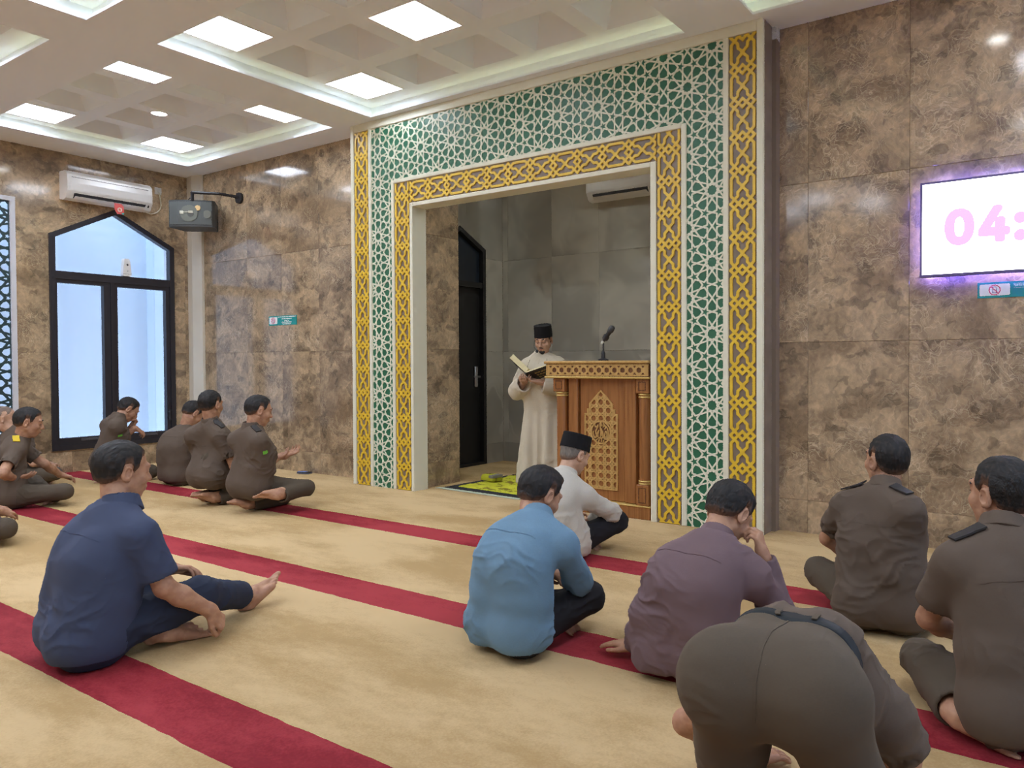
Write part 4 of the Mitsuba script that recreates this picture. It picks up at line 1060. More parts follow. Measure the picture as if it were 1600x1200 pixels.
def hand_prims(S, W, d, pn, side, curl=.3, spread=1.0, s=1.0, thumb=.5):
    """A hand from the wrist W along d, its palm facing pn; side = +1 for a right hand."""
    d = unit(d); pn = unit(np.array(pn) - d * (np.array(pn) @ d))
    lat = np.cross(pn, d) * side            # towards the thumb
    L = [.070, .078, .072, .056]
    off = [.029, .010, -.010, -.028]
    fw = [.084, .088, .083, .075]
    S.cone(W - d * .01, W + d * .03, .026 * s, .026 * s, .02)
    base = []
    for i in range(4):
        kn = W + s * (d * fw[i] + lat * off[i] - pn * .004)
        S.cone(W + s * (d * .015 + lat * off[i] * .55), kn, .0145 * s, .0118 * s, .012)
        base.append(kn)
    S.cone(W + s * (d * .03 + lat * .018 + pn * .006), W + s * (d * .06 + lat * .005 + pn * .006), .015 * s, .012 * s, .012)
    for i in range(4):
        p, dd = base[i], unit(d + lat * off[i] * 4.2 * spread * (1 - .6 * curl))
        nn = unit(pn - dd * (pn @ dd))
        r = [.0096, .0090, .0082, .0070][0] * s * (.92 if i == 3 else 1)
        for j, fr in enumerate((.46, .30, .24)):
            a = curl * (1.05, 1.25, .8)[j] * (1 + .06 * i)
            dd, nn = unit(dd * math.cos(a) + nn * math.sin(a)), unit(nn * math.cos(a) - dd * math.sin(a))
            q = p + dd * L[i] * fr * s
            S.cone(p, q, r, r * .90, .003); p = q; r *= .90
    t0 = W + s * (d * .022 + lat * .022 + pn * .006)
    t1 = t0 + s * (d * .030 + lat * .024 * (1.2 - thumb) + pn * .020 * thumb)
    t2 = t1 + s * (d * .030 + lat * .012 * (1.0 - 1.8 * thumb) + pn * .014 * thumb)
    t3 = t2 + s * (d * .024 - lat * .006 * thumb + pn * .010 * thumb)
    S.cone(t0, t1, .015 * s, .0118 * s, .008); S.cone(t1, t2, .0112 * s, .0102 * s, .004); S.cone(t2, t3, .0102 * s, .0085 * s, .003)

def foot_prims(S, A, d, up, side, s=1.0):
    """A bare foot: ankle A, pointing along d, instep towards up; side = +1 for a right foot (big toe on the left)."""
    d = unit(d); up = unit(np.array(up) - d * (np.array(up) @ d)); lat = np.cross(d, up) * side     # towards the little toe
    g = lambda f, l, u: A + s * (d * f + lat * l + up * u)
    S.cone(g(-.048, 0, -.040), g(-.040, .002, -.020), .029 * s, .026 * s, .02)
    S.ball(g(0, -.026, -.004), .016 * s, .02); S.ball(g(-.004, .027, -.010), .015 * s, .02)
    S.cone(g(-.02, 0, -.015), g(.035, -.004, -.020), .033 * s, .031 * s, .02)
    S.cone(g(.03, -.010, -.022), g(.118, -.022, -.047), .030 * s, .019 * s, .02)
    S.cone(g(.02, .012, -.034), g(.105, .026, -.052), .022 * s, .014 * s, .02)
    S.cone(g(-.03, .014, -.048), g(.09, .022, -.052), .018 * s, .014 * s, .02)
    for i in range(5):
        l = -.030 + i * .0155
        f0 = .124 - .0062 * i - .001 * i * i
        ln = (.052, .042, .036, .031, .026)[i]; r = (.0125, .0088, .0084, .0080, .0076)[i]
        S.cone(g(f0 - .02, l * .9, -.049), g(f0 + ln * .55, l * 1.05, -.051), r * s, r * .92 * s, .006)
        S.cone(g(f0 + ln * .55, l * 1.05, -.051), g(f0 + ln, l * 1.07, -.056), r * .92 * s, r * .98 * s, .003)

def skin_fn(a, b):
    return lambda p, n, uv: mikit.mix(a, b, mikit.smoothstep(.3, .7, mikit.fbm(p.x * 30, p.y * 30, p.z * 30, octaves=3)))
mat('skin', P(skin_fn((0.36, 0.185, 0.115), (0.44, 0.245, 0.155))), 0.5, 0.4)
mat('skin_light', P(skin_fn((0.44, 0.255, 0.165), (0.52, 0.315, 0.215))), 0.5, 0.4)
mat('hair', {'type': 'mesh_attribute', 'name': 'vertex_color'}, 0.55, 0.4, bump=(P(lambda p, n, uv: mikit.noise(p.x * 420, p.y * 420, p.z * 110), eps=5e-4), 0.003))
def cloth(key, col, var=0.12, rough=0.85, weave=420.0):
    c = np.array(col)
    def f(p, n, uv):
        t = mikit.fbm(p.x * 5, p.y * 5, p.z * 5, octaves=3)
        w_ = mikit.noise(p.x * weave, p.y * weave, p.z * weave)
        return mi.Color3f(*[float(x) for x in c]) * (1 - var + 2 * var * (0.6 * t + 0.4 * w_))
    return mat(key, P(f), rough, 0.2, sheen=0.25)
cloth('uniform', (0.104, 0.078, 0.060)); cloth('uniform_trousers', (0.086, 0.068, 0.050))
cloth('navy', (0.046, 0.059, 0.105)); cloth('navy_dark', (0.024, 0.031, 0.054))
cloth('denim_blue', (0.130, 0.225, 0.320), 0.14); cloth('black_cloth', (0.016, 0.016, 0.019)); cloth('white_shirt', (0.50, 0.475, 0.42))
cloth('mauve', (0.145, 0.098, 0.108)); cloth('robe_cream', (0.60, 0.54, 0.43)); cloth('velvet_black', (0.010, 0.010, 0.011), 0.2)
cloth('belt_black', (0.018, 0.022, 0.026), 0.1, 0.5)
mat('epaulette_black', (0.022, 0.020, 0.020), 0.6); mat('epaulette_yellow', (0.62, 0.45, 0.03), 0.5); mat('patch_green', (0.14, 0.42, 0.05), 0.6)
mat('brow_dark', (0.016, 0.013, 0.012), 0.6); mat('lip', (0.36, 0.16, 0.12), 0.45)

def lerp(a, b, t): return np.array(a) * (1 - t) + np.array(b) * t

def surf_strip(v, n, pts, width, side, th=0.006, lift=0.003):
    """A thin strip lying on the cloth vertices v along pts."""
    top = []
    for p in pts:
        d = ((v - p) ** 2).sum(1); i = np.argsort(d)[:12]
        top.append((v[i].mean(0), unit(n[i].mean(0))))
    out_v = []
    for p, nn in top:
        s_ = unit(side - nn * (side @ nn))
        for a, h in ((-.5, lift), (.5, lift), (.5, lift + th), (-.5, lift + th)):
            out_v.append(p + s_ * a * width + nn * h)
    f = []
    k = len(top)
    for i in range(k - 1):
        for j in range(4):
            a, b = i * 4 + j, i * 4 + (j + 1) % 4
            f += [[a, b, b + 4], [a, b + 4, a + 4]]
    f += [[0, 2, 1], [0, 3, 2], [4 * k - 4, 4 * k - 3, 4 * k - 2], [4 * k - 4, 4 * k - 2, 4 * k - 1]]
    m = trimesh.Trimesh(np.array(out_v), np.array(f), process=False)
    m.fix_normals(); return m

def person_parts(q):
    """All meshes of one person: [(part, mesh, bsdf, smooth, label)]."""
    J = {k: np.array(v) for k, v in q['joints'].items()}
    s = q.get('s', 1.0); hs = s * q.get('hs', 1.06); seed = q['seed']; near = q.get('near', 0)
    seated = q.get('seated', True)
    F = np.array(frame_from(dirv(q['head'][0], q['head'][1])))
    if len(q['head']) > 2:
        a = math.radians(q['head'][2]); F = np.array([F[0] * math.cos(a) + F[2] * math.sin(a), F[1], F[2] * math.cos(a) - F[0] * math.sin(a)])
    ax_ = unit(q['axis']) if q.get('axis') is not None else unit(J['c7'] - J['pel']); ac = unit(J['c7'] - J['chest'])
    rs, rh = unit(J['shR'] - J['shL']), unit(J['hipR'] - J['hipL'])
    rs = unit(rs - ac * (rs @ ac)); fs = np.cross(ac, rs); fh = unit(np.cross(V(0, 0, 1), rh)) if seated else np.cross(ax_, rh)
    rm = unit(rs + rh)
    if not q.get('robe'):
        for S_ in 'LR': J['sh' + S_] = J['sh' + S_] + fs * .022 * s
    parts = []
    fat = q.get('fat', 1.0)
    neck = J['c7'] + s * (fs * .030 - ac * .045)
    hres = (.0065, .0046, .0042)[near]; cres = (.013, .0095, .0080)[near]
    # ---- body, one skin
    B = Sdf()
    for sg in (-1, 1):
        B.cone(J['pel'] + sg * .06 * rh * s, J['chest'] + sg * .06 * rm * s, .085 * s, .085 * s, .05)
        B.cone(J['chest'] + sg * .06 * rm * s, J['c7'] - ac * .10 * s + sg * .08 * rs * s, .085 * s, .065 * s, .05)
    B.cone(J['hipL'], J['hipR'], .085 * s, .085 * s, .05)
    zones = [(J['head'] - .17 * hs, J['head'] + .17 * hs, hres)]
    for S_ in 'LR':
        sg = 1 if S_ == 'R' else -1
        sh, el, wr = J['sh' + S_], J['el' + S_], J['wr' + S_]
        B.cone(neck, sh, .045 * s, .050 * s, .04)
        B.cone(sh, el, .047 * s, .038 * s, .02)
        B.cone(el, lerp(el, wr, .35), .038 * s, .0405 * s, .02); B.cone(lerp(el, wr, .35), wr, .0405 * s, .0265 * s, .02)
        kn, an, hip, toe = J['kn' + S_], J['an' + S_], J['hip' + S_], J['toe' + S_]
        B.cone(hip, kn, .072 * s, .052 * s, .03); B.cone(kn, lerp(kn, an, .3), .050 * s, .050 * s, .02); B.cone(lerp(kn, an, .3), an, .050 * s, .034 * s, .02)
        h = q.get('hands', {}).get(S_, {})
        d = h.get('d'); d = unit(wr - el) if d is None else unit(d)
        pn = np.array(h.get('p', -fs * .3 + V(0, 0, -1)))
        hv = h.get('res')
        hand_prims(B, wr, d, pn, sg, h.get('curl', .35), h.get('spread', 1.0), s * q.get('hand_s', 1.0), h.get('thumb', .5))
        if hv: zones.append((wr - .20 * s, wr + .20 * s, hv)) if False else zones.append((np.minimum(wr, wr + d * .20 * s) - .05, np.maximum(wr, wr + d * .20 * s) + .05, hv))
        ft = q.get('feet', {}).get(S_, {})
        fd = unit(ft.get('d', toe - an)); fu = ft.get('up', (0, 0, 1))
        A_ = an.copy()
        foot_prims(B, A_, fd, fu, sg, s)
        if ft.get('res'): zones.append((np.minimum(A_ - fd * .08, A_ + fd * .20) - .05, np.maximum(A_ - fd * .08, A_ + fd * .20) + .05, ft['res']))
    head_prims(B, J['head'], F, hs, neck)
    m = B.mesh(.016, zones, floor=0.003)
    v = relax(m[0], m[1], 1, .35)
    parts.append(('body', (v, m[1]), q.get('skin', 'skin'), True, None))
    # ---- hair or cap
    hk = q.get('hair', {})
    if hk is not None:
        hm = hair_mesh(J['head'], F, hs, hk.get('thick', .008), hk.get('line', 0.0), hk.get('top', 0.0), seed, (.006, .0046, .0040)[near], hk.get('tone', (.009, .0088, .0095)))
        parts.append(('hair', hm, 'hair', True, hk.get('label')))
    g = lambda x, y, z: J['head'] + hs * (x * F[0] + y * F[1] + z * F[2])
    if q.get('cap'):
        tl = q['cap']
        M = np.eye(4); M[:3, 0], M[:3, 1], M[:3, 2] = F[0], unit(F[1] + .12 * F[2]), unit(F[2] - .12 * F[1]); M[:3, 3] = g(0, -.010, .040)
        pr = [(0, .012), (.895, .012), (.90, 0), (1.0, 0), (1.005, .01), (.965, tl - .012), (.955, tl - .003), (.93, tl), (.60, tl - .006), (0, tl - .010)]
        cm = lathe([(r * .087 * hs, z * hs) for r, z in pr], 48, (0, 0, 0), 1.0, 1.24); cm.apply_transform(M)
        parts.append(('cap', cm, 'velvet_black', 40, 'black brimless felt cap'))
    if q.get('face'):
        for sg in (-1, 1):
            br = tube([g(sg * .016, .094, .036), g(sg * .030, .0935, .042), g(sg * .046, .084, .038), g(sg * .054, .076, .031)], np.array([.0035, .0048, .0040, .0018]) * hs, 8)
            parts.append(('eyebrow', br, 'brow_dark', True, None))
            el_ = tube([g(sg * .020, .0905, .010), g(sg * .028, .0940, .0055), g(sg * .038, .0925, .0055), g(sg * .047, .0845, .009)], np.array([.0012, .0019, .0019, .0012]) * hs, 6)
            parts.append(('eyelash', el_, 'brow_dark', True, None))
        lp = tube([g(-.023, .0915, -.060), g(-.010, .1025, -.0555), g(0, .1040, -.057), g(.010, .1025, -.0555), g(.023, .0915, -.060)], np.array([.0015, .0042, .0046, .0042, .0015]) * hs, 8)
        lp2 = tube([g(-.020, .0915, -.062), g(0, .1015, -.0665), g(.020, .0915, -.062)], np.array([.0015, .0052, .0015]) * hs, 8)
        parts.append(('lips', cat_meshes([lp, lp2]), 'lip', True, None))
    if q.get('beard'):
        S = Sdf(); S.ell(g(0, .083, -.096), F, V(.021, .014, .022) * hs, .01); S.cone(g(-.017, .082, -.090), g(.017, .082, -.090), .012 * hs, .012 * hs, .01)
        parts.append(('beard', S.mesh(.004), 'brow_dark', True, 'short dark goatee'))
        mu = tube([g(-.025, .093, -.050), g(-.010, .1035, -.0435), g(.010, .1035, -.0435), g(.025, .093, -.050)], np.array([.0012, .0030, .0030, .0012]) * hs, 8)
        parts.append(('moustache', mu, 'brow_dark', True, None))
    # ---- trousers
    if q.get('trousers'):
        Tm = Sdf()
        hr = .104 if not q.get('waist') else .108
        Tm.cone(J['hipL'], J['hipR'], hr * s * fat, hr * s * fat, .04)
        for sg in (-1, 1):
            hp = J['hipR' if sg > 0 else 'hipL']
            Tm.ball(hp - fh * .032 * s + sg * .008 * rh * s - (ax_ * .026 * s if q.get('waist') else 0), (hr - .004) * s * fat, .05)
            Tm.cone(J['pel'] + sg * .045 * rh * s, J['pel'] + ax_ * .13 * s + sg * .06 * rh * s, (hr - (.006 if q.get('waist') else .018)) * s * fat, (.098 if q.get('waist') else .080) * s * fat, .05)
        for S_ in 'LR':
            kn, an, hip = J['kn' + S_], J['an' + S_], J['hip' + S_]
            Tm.cone(hip, kn, (.096 if not q.get('waist') else .106) * s, .068 * s, .04)
            he = lerp(kn, an, q.get('hem', .90))
            dn = unit(an - kn)
            Tm.cone(kn, he + dn * .1, .067 * s, .062 * s, .03, [(he, dn)])
            Tm.cone(he - dn * .035, he + dn * .10, .051 * s, .051 * s, .003, None, 's')
        wp = q.get('waist')
        if wp:
            P0 = J['pel'] + ax_ * wp * s
            Tm.ops = [o[:6] + ((o[6] or []) + [(P0, ax_)],) + o[7:] for o in Tm.ops]
        tm = creases(Tm.mesh(cres, floor=0.004), .012 * s * q.get('fold_t', 1.0), seed + 20, scale=1.0)
        parts.append(('trousers', tm, q['trousers'], True, q.get('trousers_label')))
        if wp:
            Bt = Sdf()
            for sg in (-1, 1):
                Bt.cone(J['pel'] + sg * .045 * rh * s, J['pel'] + ax_ * .20 * s + sg * .064 * rh * s, (hr + .002) * s * fat, .098 * s * fat, .05, [(P0 + ax_ * .012, ax_), (P0 - ax_ * .030, -ax_)])
            bm = Bt.mesh(.007); bv = relax(*bm, 2)
            parts.append(('belt', (bv, bm[1]), 'belt_black', True, 'black leather belt'))
            bn = vnormals(bv, bm[1])
            tv_, tn_ = tm[0], vnormals(*tm)
            arc = [J['pel'] + ax_ * .10 * s * (1 - t) - fh * .12 * s * math.cos(t * 1.9) - ax_ * .12 * s * math.sin(t * 1.9) for t in np.linspace(0, 1, 22)]
            parts.append(('back_seam', surf_strip(tv_, tn_, arc, .004, rh, .0015, .0003), q['trousers'], False, None))
            for off in q.get('loops', []):
                c = P0 - ax_ * .008 - fh * .13 * s + rh * off * s
                parts.append(('belt_loop', surf_strip(bv, bn, [c - ax_ * .026, c - ax_ * .013, c, c + ax_ * .013, c + ax_ * .024], .013, rh, .004, .002), q['trousers'], False, None))
    # ---- shirt
    S = Sdf()
    mid = lerp(J['pel'], J['chest'], .55)
    wr_ = .76 if q.get('waist') else 1.0
    if q.get('waist'): mid = J['pel'] + ax_ * (q['waist'] + .05) * s
    for sg in (-1, 1):
        if not q.get('waist'): S.cone(J['pel'] + ax_ * .02 * s + sg * .066 * rh * s, mid + sg * .076 * rm * s, .117 * s * fat, .118 * s * fat, .06)
        S.cone(mid + sg * .076 * wr_ * rm * s, J['chest'] + ac * .02 + sg * .078 * rm * s - fs * .004, .118 * wr_ * s * fat, .109 * s * fat, .06)
        S.cone(J['chest'] + ac * .02 + sg * .078 * rm * s - fs * .004, J['c7'] - ac * .135 * s + sg * .088 * rs * s - fs * .006, .108 * s * fat, .086 * s, .05)
    S.cone(J['c7'] - ac * .06 * s, neck + ac * .02, .068 * s, .060 * s, .05)
    if not q.get('waist'): S.cone(J['chest'] - fs * .012 * s, J['c7'] - ac * .075 * s - fs * .004 * s, .104 * s * fat, .082 * s, .07)
    for sg in (-1, 1):
        S.ball(J['c7'] - ac * .150 * s + sg * .080 * rs * s - fs * .010 * s, .090 * s, .07)
        S.cone(neck + ac * .012 * s, lerp(J['c7'] - ac * .02, J['shR' if sg > 0 else 'shL'], .72), .050 * s, .052 * s, .06)
    for S_ in 'LR':
        sg = 1 if S_ == 'R' else -1
        sh, el, wr = J['sh' + S_], J['el' + S_], J['wr' + S_]
        S.cone(J['c7'] - ac * .030 * s + fs * .006 + sg * .045 * rs * s, sh + ac * .004, .050 * s, .060 * s, .07)
        if q.get('sleeve', 'short') == 'short':
            e = lerp(sh, el, q.get('sleeve_t', .70)); d = unit(el - sh)
            S.cone(sh, e + d * .1, .062 * s, .070 * s, .045, [(e, d)])
            S.cone(e - d * .05, e + d * .1, .055 * s, .058 * s, .004, None, 's')
        elif q['sleeve'] == 'robe':
            e = lerp(el, wr, .84); d = unit(wr - el)
            S.cone(sh, el, .074 * s, .080 * s, .04); S.cone(el, e + d * .1, .074 * s, .078 * s, .03, [(e, d)])
            S.cone(el + V(0, 0, -.03), e + V(0, 0, -.035) + d * .1, .060 * s, .072 * s, .03, [(e, d)])
            S.cone(e - d * .06, e + d * .1, .060 * s, .060 * s, .004, None, 's'); S.cone(e - d * .05 + V(0, 0, -.035), e + V(0, 0, -.035) + d * .1, .052 * s, .056 * s, .004, None, 's')
        else:
            e = lerp(el, wr, q.get('sleeve_e', .96)); d = unit(wr - el)
            S.cone(sh, el, .061 * s, .056 * s, .05); S.cone(el, e + d * .1, .056 * s, .047 * s, .03, [(e, d)])
            S.cone(e - d * .03, e + d * .1, .038 * s, .038 * s, .003, None, 's')
    if q.get('robe'):
        for sg in (-1, 1):
            b0 = J['pel'] + sg * .07 * rh * s; b1 = V(b0[0], b0[1], .03) + sg * .055 * rh * s - fh * .02
            S.cone(b0, b1, .135 * s, .185 * s, .05, [(V(0, 0, .055), V(0, 0, -1))])
            S.cone(J['chest'] + sg * .060 * rm * s, b0, .116 * s, .135 * s, .05)
    elif not q.get('waist'):
        zc = [(V(0, 0, q.get('shirt_z', .06)), V(0, 0, -1))]
        S.cone(J['hipL'] - fh * .018 * s + V(0, 0, .01), J['hipR'] - fh * .018 * s + V(0, 0, .01), .119 * s * fat, .119 * s * fat, .06, zc)
        for sg in (-1, 1):
            S.ball(J['hipR' if sg > 0 else 'hipL'] - fh * .032 * s + sg * .002 * rh * s, .111 * s * fat, .06)
            S.ops[-1] = S.ops[-1][:6] + (zc,) + S.ops[-1][7:]
    if q.get('sleeve') == 'long':
        for S_ in 'LR':
            el, wr = J['el' + S_], J['wr' + S_]; t = q.get('sleeve_e', .96)
            e = lerp(el, wr, t); d = unit(wr - el); ro = lerp(.056, .047, min(1, t)) + .003 if t > .8 else .061
            wd = .055 if t > .8 else .075
            Cf = Sdf().cone(e - d * .12, e + d * .1, ro * s, (ro - .002) * s, .0, [(e + d * .003, d), (e - d * wd, -d)])
            Cf.cone(e - d * .03, e + d * .1, (ro - .010) * s, (ro - .010) * s, .003, None, 's')
            cm = Cf.mesh(.005 if near else .007)
            parts.append(('cuff', creases((cm[0], cm[1]), .004, seed + 31), q['shirt'], True, None))
    m = S.mesh(cres, floor=.006)
    if q.get('robe'):
        v, f = creases(m, .010 * s, seed, scale=.9)
        n = vnormals(v, f); c = J['pel']
        th = np.arctan2((v - c) @ fh, (v - c) @ rh); w_ = np.clip((1.0 - v[:, 2]) / .6, 0, 1)
        v = v + n * (w_ * .016 * np.sin(th * 9 + 3 * meshkit.noise(v * [3, 3, .6], seed)) * s)[:, None]
        m = (v, f)
    else:
        m = creases(m, q.get('fold', .013) * s, seed, up=ax_ + V(0, .05, 0))
    parts.append(('robe' if q.get('robe') else 'shirt', m, q['shirt'], True, q.get('shirt_label')))
    sv, sn = m[0], vnormals(*m)
    # ---- collar
    if q.get('collar', True):
        top = J['head'] + hs * (-.018 * F[1] - .05 * F[2])
        na = unit(top - neck); na = unit(na + .35 * ac)
        c0 = neck + ac * .046 * s - fs * .006
        h0, h1 = q.get('collar_h', (-.004, .056))
        C = Sdf(); cuts = [(c0 + na * h1 * s, na), (c0 + na * h0 * s, -na)]
        C.cone(c0 - na * .03, c0 + na * .08, .092 * s, .060 * s, .0, cuts)
        C.cone(c0 - na * .04, c0 + na * .10, .0690 * s, .0565 * s, .002, None, 's')
        cm = C.mesh(.0048 if near else .006)
        parts.append(('collar', (relax(cm[0], cm[1], 1), cm[1]), q['shirt'], True, None))
    # ---- marks of rank
    for S_, matk in q.get('epaulettes', {}).items():
        pts = [lerp(J['c7'] - ac * .03, J['sh' + S_], t) + V(0, 0, .07) for t in np.linspace(.42, 1.02, 7)]
        parts.append(('epaulette', surf_strip(sv, sn, pts, .052, fs, .007, .003), matk, False, 'dark shoulder strap' if matk == 'epaulette_black' else 'yellow shoulder strap'))
    for S_, (t, dz) in q.get('patches', {}).items():
        sh, el = J['sh' + S_], J['el' + S_]
        sg = 1 if S_ == 'R' else -1
        d = unit(el - sh); o = unit(np.array(dz) - d * (np.array(dz) @ d))
        c = lerp(sh, el, t) + o * .07
        parts.append(('sleeve_patch', surf_strip(sv, sn, [c - d * .016, c, c + d * .016], .045, np.cross(d, o), .002, .002), 'patch_green', False, 'green sleeve patch'))
    if q.get('yoke'):
        zz = q['yoke']
        c = J['c7'] - ac * zz * s
        pts = [c + rs * t * s - fs * .12 for t in np.linspace(-.155, .155, 18)]
        parts.append(('yoke_seam', surf_strip(sv, sn, pts, .0045, ac, .002, .0005), q.get('seam', q['shirt']), False, None))
    for nm, fn in q.get('extra', []):
        parts.append((nm,) + fn(J, s, sv, sn, dict(fs=fs, rs=rs, ac=ac, fh=fh, rh=rh, F=F, hs=hs)))
    return parts

